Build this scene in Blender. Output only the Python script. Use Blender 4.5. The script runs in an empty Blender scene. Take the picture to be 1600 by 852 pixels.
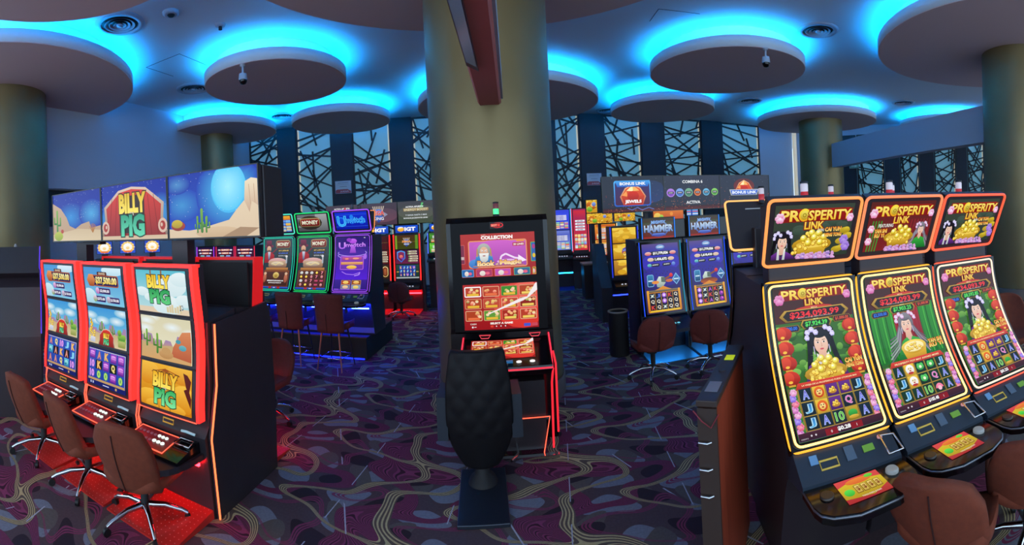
import bpy, bmesh, math, random
from mathutils import Vector
PI = math.pi
sc = bpy.context.scene
C = sc.collection
# ---------------------------------------------------------------- camera (stitched phone panorama), world, exposure
EYE = 1.95
F = 710.0
cd = bpy.data.cameras.new('camera'); cam = bpy.data.objects.new('camera', cd); C.objects.link(cam)
cam.location = (0, 0, EYE); cam.rotation_mode = 'XYZ'
cd.type = 'PANO'; cd.panorama_type = 'CENTRAL_CYLINDRICAL'
cd.central_cylindrical_range_u_min = -800/F; cd.central_cylindrical_range_u_max = 800/F
cd.central_cylindrical_range_v_min = -510/F; cd.central_cylindrical_range_v_max = 342/F
cd.central_cylindrical_radius = 1.0
cd.clip_start = 0.05
ROLL = math.radians(2.9)
from mathutils import Matrix
cam.rotation_euler = (Matrix.Rotation(PI/2, 3, 'X') @ Matrix.Rotation(-ROLL, 3, 'Z')).to_euler()
sc.camera = cam
sc.view_settings.view_transform = 'Standard'; sc.view_settings.look = 'None'
sc.view_settings.gamma = 1.0; sc.view_settings.use_curve_mapping = False
sc.view_settings.exposure = 0.0
w = bpy.data.worlds.new('hall_light'); sc.world = w; w.use_nodes = True
bg = w.node_tree.nodes['Background']; bg.inputs[0].default_value = (0.39, 0.52, 0.66, 1); bg.inputs[1].default_value = 3.6
try:
    sc.cycles.use_denoising = True; sc.cycles.denoiser = 'OPENIMAGEDENOISE'
    sc.cycles.max_bounces = 6; sc.cycles.diffuse_bounces = 5; sc.cycles.glossy_bounces = 3; sc.cycles.transmission_bounces = 4
    sc.cycles.sample_clamp_indirect = 4.0; sc.cycles.caustics_reflective = False; sc.cycles.caustics_refractive = False
except Exception: pass

COVE = 74.0          # strength of the cyan cove strips
K = 1.255
ZD = EYE + 2.3*K    # underside of the ceiling discs
ZC = EYE + 2.3*K + .47   # ceiling

# ---------------------------------------------------------------- materials
def lin(c):
    if isinstance(c, str):
        c = tuple(int(c[i:i+2], 16)/255 for i in (0, 2, 4))
    return tuple((x/12.92 if x <= 0.04045 else ((x+0.055)/1.055)**2.4) for x in c[:3])
MATS = {}
def mat(name, col='808080', rough=0.6, metal=0.0, emit=None, es=1.0, spec=0.5, noise=0.0, nscale=20, bump=0.0, bscale=200, sampling=None, alpha=1, trans=0):
    if name in MATS: return MATS[name]
    m = bpy.data.materials.new(name); m.use_nodes = True
    nt = m.node_tree; b = nt.nodes['Principled BSDF']
    c = lin(col)
    b.inputs['Base Color'].default_value = (*c, 1); b.inputs['Roughness'].default_value = rough
    b.inputs['Metallic'].default_value = metal; b.inputs['Specular IOR Level'].default_value = spec
    if trans: b.inputs['Transmission Weight'].default_value = trans
    if emit is not None:
        e = lin(emit); b.inputs['Emission Color'].default_value = (*e, 1); b.inputs['Emission Strength'].default_value = es
        try: m.cycles.emission_sampling = sampling or 'AUTO'
        except Exception: pass
    if noise or bump:
        tc = nt.nodes.new('ShaderNodeTexCoord')
    if noise:
        n = nt.nodes.new('ShaderNodeTexNoise'); n.inputs['Scale'].default_value = nscale; n.inputs['Detail'].default_value = 4
        nt.links.new(tc.outputs['Object'], n.inputs['Vector'])
        r = nt.nodes.new('ShaderNodeMix'); r.data_type = 'RGBA'
        r.inputs['A'].default_value = (*[x*(1-noise) for x in c], 1); r.inputs['B'].default_value = (*[min(1, x*(1+noise)) for x in c], 1)
        nt.links.new(n.outputs['Fac'], r.inputs['Factor']); nt.links.new(r.outputs['Result'], b.inputs['Base Color'])
    if bump:
        n2 = nt.nodes.new('ShaderNodeTexNoise'); n2.inputs['Scale'].default_value = bscale
        nt.links.new(tc.outputs['Object'], n2.inputs['Vector'])
        bp = nt.nodes.new('ShaderNodeBump'); bp.inputs['Strength'].default_value = bump; bp.inputs['Distance'].default_value = 0.002
        nt.links.new(n2.outputs['Fac'], bp.inputs['Height']); nt.links.new(bp.outputs['Normal'], b.inputs['Normal'])
    MATS[name] = m
    return m
def neon(hexcol, s=1.5):
    return mat('light_strip_%s_%d' % (hexcol, int(s*10)), '111111', 0.5, emit=hexcol, es=s)
BLACK = mat('black_metal', '302a2f', 0.42, noise=0.15, nscale=6)
GLOSS = mat('gloss_black', '0c0b0f', 0.12)
DGREY = mat('dark_grey_plastic', '2a2a31', 0.45, noise=0.1)
BLUEG = mat('blue_grey_panel', '2a3644', 0.35)
CHROME = mat('chrome', 'd8dade', 0.12, 1.0)
CASTER = mat('caster_rubber', '0c0c0d', 0.5)
FABRIC = mat('rust_fabric', '783620', 0.85, noise=0.25, nscale=30, bump=0.5, bscale=260)
FABR2 = mat('brick_fabric', '702c26', 0.8, noise=0.2, nscale=30, bump=0.4)
COPPER = mat('copper_leg', 'b0705c', 0.3, 0.8)
RUBBER = mat('matte_black', '18171a', 0.7)
GREYM = mat('grey_tray', '565a66', 0.4)
WOOD = None
def screen_mat(name, strength):
    m = bpy.data.materials.new(name); m.use_nodes = True
    nt = m.node_tree; b = nt.nodes['Principled BSDF']
    b.inputs['Base Color'].default_value = (0.004, 0.004, 0.005, 1); b.inputs['Roughness'].default_value = 0.22; b.inputs['Specular IOR Level'].default_value = 0.25
    a = nt.nodes.new('ShaderNodeVertexColor'); a.layer_name = 'Col'
    nt.links.new(a.outputs['Color'], b.inputs['Emission Color']); b.inputs['Emission Strength'].default_value = strength
    try: m.cycles.emission_sampling = 'NONE'
    except Exception: pass
    return m
SCREEN = screen_mat('display_image', 1.0)
SCREEN_DIM = screen_mat('display_image_dim', 0.6)
PRINT = bpy.data.materials.new('printed_sheet'); PRINT.use_nodes = True
_a = PRINT.node_tree.nodes.new('ShaderNodeVertexColor'); _a.layer_name = 'Col'
PRINT.node_tree.links.new(_a.outputs['Color'], PRINT.node_tree.nodes['Principled BSDF'].inputs['Base Color'])

# ---------------------------------------------------------------- mesh helpers
class G:
    def __init__(s): s.v = []; s.f = []; s.sm = []; s.pc = []
    def mark(s): s.pc.append((len(s.v), len(s.f)))
    def add(s, vs, fs, smooth=False):
        o = len(s.v); s.v += [tuple(p) for p in vs]
        for f in fs: s.f.append([i+o for i in f]); s.sm.append(smooth)
        return s
    def box(s, x0, x1, y0, y1, z0, z1, b=0.0):
        s.mark()
        if x0 > x1: x0, x1 = x1, x0
        if y0 > y1: y0, y1 = y1, y0
        if z0 > z1: z0, z1 = z1, z0
        if b <= 0:
            return s.add([(x0,y0,z0),(x1,y0,z0),(x1,y1,z0),(x0,y1,z0),(x0,y0,z1),(x1,y0,z1),(x1,y1,z1),(x0,y1,z1)],
                  [(0,3,2,1),(4,5,6,7),(0,1,5,4),(1,2,6,5),(2,3,7,6),(3,0,4,7)])
        bm = bmesh.new(); bmesh.ops.create_cube(bm, size=1)
        for p in bm.verts: p.co = Vector(((x0+x1)/2+p.co.x*(x1-x0), (y0+y1)/2+p.co.y*(y1-y0), (z0+z1)/2+p.co.z*(z1-z0)))
        bmesh.ops.bevel(bm, geom=list(bm.edges), offset=min(b, .45*min(x1-x0, y1-y0, z1-z0)), segments=2, profile=.5, affect='EDGES')
        bm.verts.index_update()
        s.add([p.co[:] for p in bm.verts], [[q.index for q in f.verts] for f in bm.faces]); bm.free(); return s
    def prism(s, prof, x0, x1, axis='x'):          # prof: closed polygon of (y,z) swept along x (or (x,y) along z)
        n = len(prof)
        if axis == 'x': vs = [(x0, a, b) for a, b in prof] + [(x1, a, b) for a, b in prof]
        elif axis == 'z': vs = [(a, b, x0) for a, b in prof] + [(a, b, x1) for a, b in prof]
        else: vs = [(a, x0, b) for a, b in prof] + [(a, x1, b) for a, b in prof]
        fs = [list(range(n))[::-1], list(range(n, 2*n))] + [(i, (i+1) % n, n+(i+1) % n, n+i) for i in range(n)]
        return s.add(vs, fs)
    def tube(s, pts, r, n=8, closed=False):
        s.mark()
        pts = [Vector(p) for p in pts]; m = len(pts); rs = r if isinstance(r, (list, tuple)) else [r]*m
        vs = []; up = None
        for i, p in enumerate(pts):
            a = pts[i-1] if (i or closed) else p; b = pts[(i+1) % m] if (i < m-1 or closed) else p
            d = (b-a).normalized()
            if up is None: up = Vector((0,0,1)) if abs(d.z) < .9 else Vector((1,0,0))
            e = d.cross(up).normalized(); up = e.cross(d).normalized()
            for k in range(n):
                t = 2*PI*k/n; vs.append(p + (e*math.cos(t)+up*math.sin(t))*rs[i])
        fs = []
        for i in range(m if closed else m-1):
            j = (i+1) % m
            for k in range(n): fs.append((i*n+k, i*n+(k+1) % n, j*n+(k+1) % n, j*n+k))
        s.add(vs, fs, True)
        if not closed: s.add(vs[:n], [list(range(n))[::-1]]); s.add(vs[-n:], [list(range(n))])
        return s
    def lathe(s, prof, c=(0,0,0), n=32, cap=True):   # prof [(r,z)]
        s.mark()
        vs = []; m = len(prof)
        for r, z in prof:
            for k in range(n): t = 2*PI*k/n; vs.append((c[0]+r*math.cos(t), c[1]+r*math.sin(t), c[2]+z))
        fs = [(i*n+k, i*n+(k+1) % n, (i+1)*n+(k+1) % n, (i+1)*n+k) for i in range(m-1) for k in range(n)]
        s.add(vs, fs, True)
        if cap: s.add(vs[:n], [list(range(n))[::-1]]); s.add(vs[-n:], [list(range(n))])
        return s
    def slab(s, fn, nu, nv, nf, th, u0=-1, u1=1, v0=0, v1=1):  # closed curved slab; nf(u,v) offset direction
        A = []; B = []
        for j in range(nv+1):
            for i in range(nu+1):
                u = u0+(u1-u0)*i/nu; v = v0+(v1-v0)*j/nv; p = Vector(fn(u, v)); d = Vector(nf(u, v)).normalized()
                A.append(p); B.append(p+d*th)
        W = nu+1; N = len(A); fs = []
        for j in range(nv):
            for i in range(nu):
                a = j*W+i; fs.append((a, a+1, a+1+W, a+W)); fs.append((N+a+W, N+a+1+W, N+a+1, N+a))
        for i in range(nu):
            fs.append((i+1, i, N+i, N+i+1)); a = nv*W+i; fs.append((a, a+1, N+a+1, N+a))
        for j in range(nv):
            a = j*W; fs.append((a, a+W, N+a+W, N+a)); a = j*W+nu; fs.append((a+W, a, N+a, N+a+W))
        return s.add(A+B, fs, True)
    def build(s, name, material, parent=None, label=None, split=False):
        if split and len(s.pc) > 1:
            for i, (v0_, f0) in enumerate(s.pc):
                v1_, f1 = s.pc[i+1] if i+1 < len(s.pc) else (len(s.v), len(s.f))
                q = G(); q.v = s.v[v0_:v1_]; q.f = [[k-v0_ for k in f] for f in s.f[f0:f1]]; q.sm = s.sm[f0:f1]; o = q.build(name, material, parent, label)
            return o
        me = bpy.data.meshes.new(name); me.from_pydata(s.v, [], s.f); me.update()
        me.polygons.foreach_set('use_smooth', s.sm)
        me.materials.append(material)
        o = bpy.data.objects.new(name, me); C.objects.link(o)
        if parent: o.parent = parent
        if label: o['label'] = label
        return o
def tag(o, label, cat, group=None, kind=None):
    if label: o['label'] = label
    if cat: o['category'] = cat
    if group: o['group'] = group
    if kind: o['kind'] = kind
    return o
def thing(name, label, cat, loc=(0,0,0), rz=0, group=None):
    o = bpy.data.objects.new(name, None); C.objects.link(o); o.location = loc; o.rotation_euler = (0, 0, rz); o.empty_display_size = .1
    return tag(o, label, cat, group)
def struct(name, g, m):
    o = g.build(name, m); o['kind'] = 'structure'; return o
def dup(o, loc=None, rz=None, label=None, group=None, parent=None):
    c = o.copy(); C.objects.link(c); c.parent = parent
    if loc is not None: c.location = loc
    if rz is not None: c.rotation_euler = (0, 0, rz)
    if label: c['label'] = label
    if group: c['group'] = group
    for ch in list(o.children): dup(ch, parent=c)
    return c

# ---------------------------------------------------------------- flat pictures for displays (an image made of small coloured shapes)
_TX = {}
def glyphs(s, off):
    k = (s, round(off, 3))
    if k not in _TX:
        cu = bpy.data.curves.new('t', 'FONT'); cu.body = s; cu.size = 1; cu.offset = off; cu.resolution_u = 2
        ob = bpy.data.objects.new('t', cu); me = ob.to_mesh()
        vs = [(v.co.x, v.co.y) for v in me.vertices]; fs = [list(p.vertices) for p in me.polygons]
        ob.to_mesh_clear(); bpy.data.objects.remove(ob); bpy.data.curves.remove(cu)
        _TX[k] = (vs, fs)
    return _TX[k]
def L(c):
    return c if isinstance(c, tuple) else lin(c)
class CV:
    def __init__(s, W, H, bg='000000', bg2=None):
        s.W, s.H = W, H; s.sh = []          # shapes: (layer, polys[(pts, cols)], slice?)
        s.rect(0, 0, W, H, bg, bg2)
    def put(s, polys, cut=True):
        xs = [p[0] for q in polys for p in q[0]]; ys = [p[1] for q in polys for p in q[0]]
        if not xs: return
        bb = (min(xs), min(ys), max(xs), max(ys)); lay = 0
        for o in s.sh:
            b = o[3]
            if bb[0] < b[2] and bb[2] > b[0] and bb[1] < b[3] and bb[3] > b[1]: lay = max(lay, o[0]+1)
        s.sh.append((lay, polys, cut, bb))
    def clip(s, pts):
        return [(min(max(x, 0), s.W), min(max(y, 0), s.H)) for x, y in pts]
    def rect(s, x, y, w, h, c, c2=None):
        c = L(c); c2 = L(c2) if c2 else c
        s.put([(s.clip([(x,y),(x+w,y),(x+w,y+h),(x,y+h)]), [c,c,c2,c2])])
    def rr(s, x, y, w, h, r, c, c2=None):
        c = L(c); c2 = L(c2) if c2 else c; pts = []
        for cx, cy, a in ((x+w-r,y+h-r,0),(x+r,y+h-r,90),(x+r,y+r,180),(x+w-r,y+r,270)):
            for k in range(4): t = math.radians(a+k*30); pts.append((cx+r*math.cos(t), cy+r*math.sin(t)))
        pts = s.clip(pts)
        s.put([(pts, [tuple(c[i]+(c2[i]-c[i])*min(1,max(0,(p[1]-y)/h)) for i in range(3)) for p in pts])])
    def frame(s, x, y, w, h, r, t, ce, ci, ci2=None):
        s.rr(x, y, w, h, r, ce); s.rr(x+t, y+t, w-2*t, h-2*t, max(.1, r-t), ci, ci2)
    def ell(s, cx, cy, rx, ry, c, c2=None, n=16, a0=0, a1=360, rot=0):
        c = L(c); c2 = L(c2) if c2 else c; pts = []; m = n if a1-a0 >= 360 else n+1; ro = math.radians(rot)
        for k in range(m):
            t = math.radians(a0+(a1-a0)*k/n); a, b = rx*math.cos(t), ry*math.sin(t)
            pts.append((cx+a*math.cos(ro)-b*math.sin(ro), cy+a*math.sin(ro)+b*math.cos(ro)))
        pts = s.clip(pts)
        s.put([(pts, [tuple(c[i]+(c2[i]-c[i])*min(1,max(0,(p[1]-cy+ry)/(2*ry))) for i in range(3)) for p in pts])])
    def glow(s, cx, cy, rx, ry, cin, cout, n=24):
        a, b = L(cin), L(cout); mid = tuple((p+q)/2 for p, q in zip(a, b)); P = [(math.cos(2*PI*k/n), math.sin(2*PI*k/n)) for k in range(n)]; q = []
        for k in range(n):
            (x0, y0), (x1, y1) = P[k], P[(k+1) % n]
            q.append((s.clip([(cx, cy), (cx+x0*rx*.5, cy+y0*ry*.5), (cx+x1*rx*.5, cy+y1*ry*.5)]), [a, mid, mid]))
            q.append((s.clip([(cx+x0*rx*.5, cy+y0*ry*.5), (cx+x0*rx, cy+y0*ry), (cx+x1*rx, cy+y1*ry), (cx+x1*rx*.5, cy+y1*ry*.5)]), [mid, b, b, mid]))
        s.put(q, False)
    def poly(s, pts, c, c2=None):
        c = L(c); pts = s.clip(pts); ys = [p[1] for p in pts]; lo, hi = min(ys), max(ys)+1e-6
        c2 = L(c2) if c2 else c
        s.put([(pts, [tuple(c[i]+(c2[i]-c[i])*(p[1]-lo)/(hi-lo) for i in range(3)) for p in pts])])
    def line(s, pts, w, c):
        c = L(c); q = []
        for (x0,y0),(x1,y1) in zip(pts, pts[1:]):
            d = math.hypot(x1-x0, y1-y0) or 1; nx, ny = -(y1-y0)/d*w/2, (x1-x0)/d*w/2
            q.append((s.clip([(x0+nx,y0+ny),(x0-nx,y0-ny),(x1-nx,y1-ny),(x1+nx,y1+ny)]), [c]*4))
        s.put(q)
    def text(s, t, cx, cy, h, c, w=None, out=None, ow=.06, c2=None, bold=.02, slab=False, arc=0):
        base, _ = glyphs(t, 0)
        if not base: return
        x0, x1 = min(p[0] for p in base), max(p[0] for p in base); y0, y1 = min(p[1] for p in base), max(p[1] for p in base)
        sy = h/(y1-y0); sx = (w/(x1-x0)) if w else sy
        def go(off, col, col2):
            vs, fs = glyphs(t, off); col = L(col); col2 = L(col2) if col2 else col; P = []; Q = []
            for (a, b) in vs:
                X = cx+(a-(x0+x1)/2)*sx; Y = cy+(b-(y0+y1)/2)*sy
                if arc: Y += arc*(1-((X-cx)/((x1-x0)*sx/2+1e-6))**2)
                P.append((min(max(X,0),s.W), min(max(Y,0),s.H))); k = min(1, max(0, (b-y0)/(y1-y0))); Q.append(tuple(col[i]+(col2[i]-col[i])*k for i in range(3)))
            s.put([([P[i] for i in f], [Q[i] for i in f]) for f in fs], False)
        if out: go(ow, out, None)
        go(bold, c, c2)
    # little motifs
    def coin(s, x, y, r): s.ell(x, y, r, r, 'a86a08', n=10); s.ell(x-.1*r, y+.1*r, r*.8, r*.8, 'ffd23a', 'fff07a', n=10)
    def pearl(s, x, y, r): s.ell(x, y, r, r, 'c09a10', 'e8d040', 12); s.ell(x-.15*r, y+.2*r, r*.7, r*.7, 'f0e040', 'fff890', 10); s.ell(x-.2*r, y+.35*r, r*.3, r*.25, 'ffffe0', n=8)
    def flower(s, x, y, r, c, c2='f8e0f8'):
        for k in range(6): a = k*PI/3; s.ell(x+.55*r*math.cos(a), y+.55*r*math.sin(a), .5*r, .5*r, c, c2, 7)
        s.ell(x, y, .3*r, .3*r, c2, n=7)
    def gem(s, x, y, r, c, c2):
        s.poly([(x+r*math.cos(math.radians(a)), y+r*math.sin(math.radians(a))) for a in (0,60,120,180,240,300)], c, c2)
    def stars(s, n, seed, y0, y1, r=.4):
        R = random.Random(seed)
        for _ in range(n): s.ell(R.uniform(0, s.W), R.uniform(y0, y1), r, r, 'e8f4ff', n=5)
    def build(s, name, surf, parent, material=None, band=0, label=None):
        V = []; Fs = []; cols = []; lay0 = .0006
        def emit(pts, cs, z):
            n = len(V); V.extend([surf(x/s.W, y/s.H, z) for x, y in pts]); Fs.append(list(range(n, n+len(pts)))); cols.extend(cs)
        for lay, polys, cut, bb in s.sh:
            z = lay*lay0
            for pts, cs in polys:
                ys = [p[1] for p in pts]
                if band and cut and max(ys)-min(ys) > band*1.2:
                    y = min(ys); top = max(ys)
                    k = max(1, math.ceil((top-y)/band)); st = (top-y)/k
                    for i in range(k):
                        q = list(zip(pts, cs))
                        for sign, lim in ((1, y+i*st), (-1, y+(i+1)*st)):
                            r = []
                            for a in range(len(q)):
                                (p0, c0), (p1, c1) = q[a], q[(a+1) % len(q)]
                                d0, d1 = sign*(p0[1]-lim), sign*(p1[1]-lim)
                                if d0 >= -1e-9: r.append((p0, c0))
                                if (d0 > 1e-9 and d1 < -1e-9) or (d0 < -1e-9 and d1 > 1e-9):
                                    t = d0/(d0-d1); r.append(((p0[0]+(p1[0]-p0[0])*t, lim), tuple(c0[j]+(c1[j]-c0[j])*t for j in range(3))))
                            q = r
                            if len(q) < 3: break
                        if len(q) >= 3: emit([a[0] for a in q], [a[1] for a in q], z)
                else: emit(pts, cs, z)
        me = bpy.data.meshes.new(name); me.from_pydata(V, [], Fs)
        ca = me.color_attributes.new('Col', 'FLOAT_COLOR', 'CORNER')
        flat = []
        for c in cols: flat += [c[0], c[1], c[2], 1.0]
        ca.data.foreach_set('color', flat)
        me.materials.append(material or SCREEN); me.update()
        o = bpy.data.objects.new(name, me); C.objects.link(o); o.parent = parent
        if label: o['label'] = label
        return o
def flat_surf(x0, x1, z0, z1, y0, y1=None):         # facing -Y; y0 at the bottom, y1 at the top
    y1 = y0 if y1 is None else y1
    d = Vector((0, y1-y0, z1-z0)).normalized(); n = Vector((0, -d.z, d.y))
    def f(u, v, o): return (x0+(x1-x0)*u, y0+(y1-y0)*v+n.y*o, z0+(z1-z0)*v+n.z*o)
    return f
class Prof:                                          # front profile (y,z) from bottom to top
    def __init__(s, pts):
        s.p = pts; s.l = [0]
        for a, b in zip(pts, pts[1:]): s.l.append(s.l[-1]+math.hypot(b[0]-a[0], b[1]-a[1]))
    def at(s, v):
        t = v*s.l[-1]; i = 0
        while i < len(s.p)-2 and s.l[i+1] < t: i += 1
        a, b = s.p[i], s.p[i+1]; L_ = s.l[i+1]-s.l[i]; k = (t-s.l[i])/L_
        dy, dz = (b[0]-a[0])/L_, (b[1]-a[1])/L_
        return a[0]+(b[0]-a[0])*k, a[1]+(b[1]-a[1])*k, -dz, dy
    def surf(s, x0, x1, v0=0, v1=1, base=0.0):
        def f(u, v, o):
            y, z, ny, nz = s.at(v0+(v1-v0)*v); o += base
            return (x0+(x1-x0)*u, y+ny*o, z+nz*o)
        return f
    def body(s, x0, x1, th, base=0.0, n=14):          # a solid slab that follows the profile
        fr = []; bk = []
        for i in range(n+1):
            y, z, ny, nz = s.at(i/n); fr.append((y+ny*base, z+nz*base)); bk.append((y-ny*th, z-nz*th))
        g = G(); m = n+1
        vs = [(x, *p) for x in (x0, x1) for p in fr+bk[::-1]]; N = 2*m
        fs = [list(range(N))[::-1], list(range(N, 2*N))]
        fs = []
        for i in range(n):
            for o in (0, N):
                q = [o+i, o+i+1, o+N-2-i, o+N-1-i]; fs.append(q if o else q[::-1])
        for i in range(N): j = (i+1) % N; fs.append((i, j, N+j, N+i))
        g.add(vs, fs); return g
    def ring(s, x0, x1, r, base, m=16, cr=.03, v0=0, v1=1):   # rounded rectangle path on the surface
        L_ = s.l[-1]; a, b = v0*L_, v1*L_; pts = []
        def P(x, t):
            y, z, ny, nz = s.at(min(1, max(0, t/L_))); pts.append((x, y+ny*base, z+nz*base))
        for i in range(m+1): P(x1, a+cr+(b-a-2*cr)*i/m)
        for k in range(1, 4): t = k*PI/8; P(x1-cr+cr*math.cos(t), b-cr+cr*math.sin(t))
        P(x1-cr, b); P(x0+cr, b)
        for k in range(1, 4): t = PI/2+k*PI/8; P(x0+cr+cr*math.cos(t), b-cr+cr*math.sin(t))
        for i in range(m+1): P(x0, b-cr-(b-a-2*cr)*i/m)
        for k in range(1, 4): t = PI+k*PI/8; P(x0+cr+cr*math.cos(t), a+cr+cr*math.sin(t))
        P(x0+cr, a); P(x1-cr, a)
        for k in range(1, 4): t = 1.5*PI+k*PI/8; P(x1-cr+cr*math.cos(t), a+cr+cr*math.sin(t))
        return pts

# ================================================================ SETTING
def nmath(nt, op, a, b=None, c=None):
    n = nt.nodes.new('ShaderNodeMath'); n.operation = op
    for i, x in enumerate((a, b, c)):
        if x is None: continue
        if isinstance(x, (int, float)): n.inputs[i].default_value = x
        else: nt.links.new(x, n.inputs[i])
    return n.outputs[0]
def nmix(nt, f, a, b):
    n = nt.nodes.new('ShaderNodeMix'); n.data_type = 'RGBA'
    for k, x in (('Factor', f), ('A', a), ('B', b)):
        if isinstance(x, str): n.inputs[k].default_value = (*lin(x), 1)
        elif isinstance(x, (int, float)): n.inputs[k].default_value = x
        else: nt.links.new(x, n.inputs[k])
    return n.outputs['Result']
def carpet():
    m = bpy.data.materials.new('swirl_carpet'); m.use_nodes = True; nt = m.node_tree; b = nt.nodes['Principled BSDF']
    b.inputs['Roughness'].default_value = .95; b.inputs['Specular IOR Level'].default_value = .1
    tc = nt.nodes.new('ShaderNodeTexCoord').outputs['Object']
    M = lambda op, x, y=None, z=None: nmath(nt, op, x, y, z)
    def noise(scale, detail=0.0):
        n = nt.nodes.new('ShaderNodeTexNoise'); n.inputs['Scale'].default_value = scale; n.inputs['Detail'].default_value = detail; nt.links.new(tc, n.inputs['Vector']); return n.outputs['Fac']
    sx = nt.nodes.new('ShaderNodeSeparateXYZ'); nt.links.new(tc, sx.inputs[0])
    X = M('MULTIPLY_ADD', noise(2.2), .16, sx.outputs[0]); Y = M('MULTIPLY_ADD', noise(2.6), .16, sx.outputs[1])
    A = M('MULTIPLY', X, 2*PI/1.2); B = M('MULTIPLY', Y, 2*PI/.95)
    sin = lambda x: M('SINE', x); cos = lambda x: M('COSINE', x)
    def field(a, b_, p, q):
        inner = M('ADD', M('MULTIPLY_ADD', sin(b_), p, a), M('MULTIPLY', sin(M('MULTIPLY_ADD', b_, 2, a)), q))
        return M('ADD', sin(inner), M('MULTIPLY', sin(M('MULTIPLY_ADD', cos(a), 1.2, b_)), .55))
    f1 = field(A, B, 1.9, .5); f2 = field(M('ADD', A, 2.2), M('ADD', B, 1.4), 1.5, .7)
    f3 = M('ADD', sin(M('ADD', M('MULTIPLY_ADD', A, 2, .4), M('MULTIPLY', sin(B), 1.3))), M('MULTIPLY', sin(M('MULTIPLY_ADD', B, 3, M('MULTIPLY', cos(A), 2))), .8))
    f4 = M('ADD', sin(M('MULTIPLY_ADD', B, 2, M('MULTIPLY', sin(A), 2.1))), M('MULTIPLY', sin(M('MULTIPLY_ADD', A, 3, 1.0)), .6))
    band = lambda f, c, w_: M('LESS_THAN', M('ABSOLUTE', M('SUBTRACT', f, c)), w_)
    lines = lambda f, k, th: M('GREATER_THAN', M('SINE', M('MULTIPLY', f, k)), th)
    c = nmix(nt, M('GREATER_THAN', f3, .55), '5e4c50', '868a98')
    c = nmix(nt, M('GREATER_THAN', f4, .75), c, '6a625c')
    c = nmix(nt, M('LESS_THAN', f3, -.9), c, '382e36')
    m2 = band(f2, -.5, .48); c = nmix(nt, m2, c, '743850')
    c = nmix(nt, M('MULTIPLY', m2, lines(f2, 34, -.1)), c, '9a4468'); c = nmix(nt, M('MULTIPLY', m2, lines(f2, 34, .85)), c, '482434')
    m3 = band(f2, .95, .16); c = nmix(nt, M('MULTIPLY', m3, lines(f2, 60, -.4)), c, '904060')
    m1 = band(f1, .35, .27); c = nmix(nt, m1, c, '6c5c52'); c = nmix(nt, M('MULTIPLY', m1, lines(f1, 44, .15)), c, 'd4c08c')
    # short straight dashes
    for kx, ky, th in ((.9, .38, .010), (1.25, -.12, .010)):
        ln = M('LESS_THAN', M('FRACT', M('ADD', M('MULTIPLY', sx.outputs[0], kx), M('MULTIPLY', sx.outputs[1], ky))), th)
        c = nmix(nt, M('MULTIPLY', ln, M('GREATER_THAN', f4, .35)), c, 'c4c4d4')
    c = nmix(nt, M('MULTIPLY', noise(60, 2), .45), c, '30262c')
    nt.links.new(c, b.inputs['Base Color'])
    return m
CARPET = carpet()
CEIL = mat('ceiling_paint', 'dce6ea', .8)
DISC = mat('disc_reddish_light_tint', 'd6bcbc', .75)  # underside tinted mauve for the reddish light of the room
WALL = mat('pale_blue_wall', 'bcc8d6', .75)
WALLD = mat('dark_wall', '5a6070', .8)
PILL = mat('dark_pilaster', '1e242c', .6)
g = G().box(-16, 26, -7, 22, -.05, 0); struct('floor', g, CARPET)
g = G().box(-16, 26, -4, 22, ZC, ZC+.1); struct('ceiling', g, CEIL)
def wallseg(name, p, q, z0, z1, m, th=.15, out=0.0):
    d = Vector((q[0]-p[0], q[1]-p[1])); n = Vector((d.y, -d.x)).normalized()   # n points to the room (towards the camera side)
    a = Vector(p)+n*out; b = Vector(q)+n*out
    pts = [a, b, b-n*th, a-n*th]
    return struct(name, G().prism([tuple(x) for x in pts], z0, z1, 'z'), m)
BW = lambda x: 14.56+.17*x
wallseg('wall_back', (-8.6, BW(-8.6)), (11.9, BW(11.9)), 0, ZC, WALL)
wallseg('wall_right', (12.0, BW(11.9)), (23, 3.4), 0, ZC, WALL)
wallseg('wall_left', (-8.4, 4.6), (-8.4, BW(-8.4)-.02), 0, ZC, WALL)
wallseg('trim_1', (-8.38, 4.9), (-8.38, 12.9), 3.02, 3.78, WALL, th=.02, out=.16)       # lower fascia on the left wall
wallseg('trim_2', (-8.38, 4.9), (-8.38, 12.9), 2.2, 3.0, PILL, th=.01, out=.03)  # dark sheet painted as the shade of an opening below the fascia
def wall_hit(px, p, q):
    a = (px-800)/F; dx, dy = math.sin(a), math.cos(a)
    ex, ey = q[0]-p[0], q[1]-p[1]; det = dx*(-ey)+dy*ex
    t = (p[0]*(-ey)+p[1]*ex)/det
    return Vector((dx*t, dy*t))
BWP = ((-8.6, BW(-8.6)), (11.9, BW(11.9))); RWP = ((12.0, BW(11.9)), (23, 3.4))
LATM = mat('lattice_bars', '1d222b', .5); BACKLIT = mat('lattice_backing', 'a9c4cc', .7, emit='5a9cae', es=.36); EDGE = mat('cream_edge_light', 'e8dcc0', .6, emit='fff0c8', es=.35)
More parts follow.
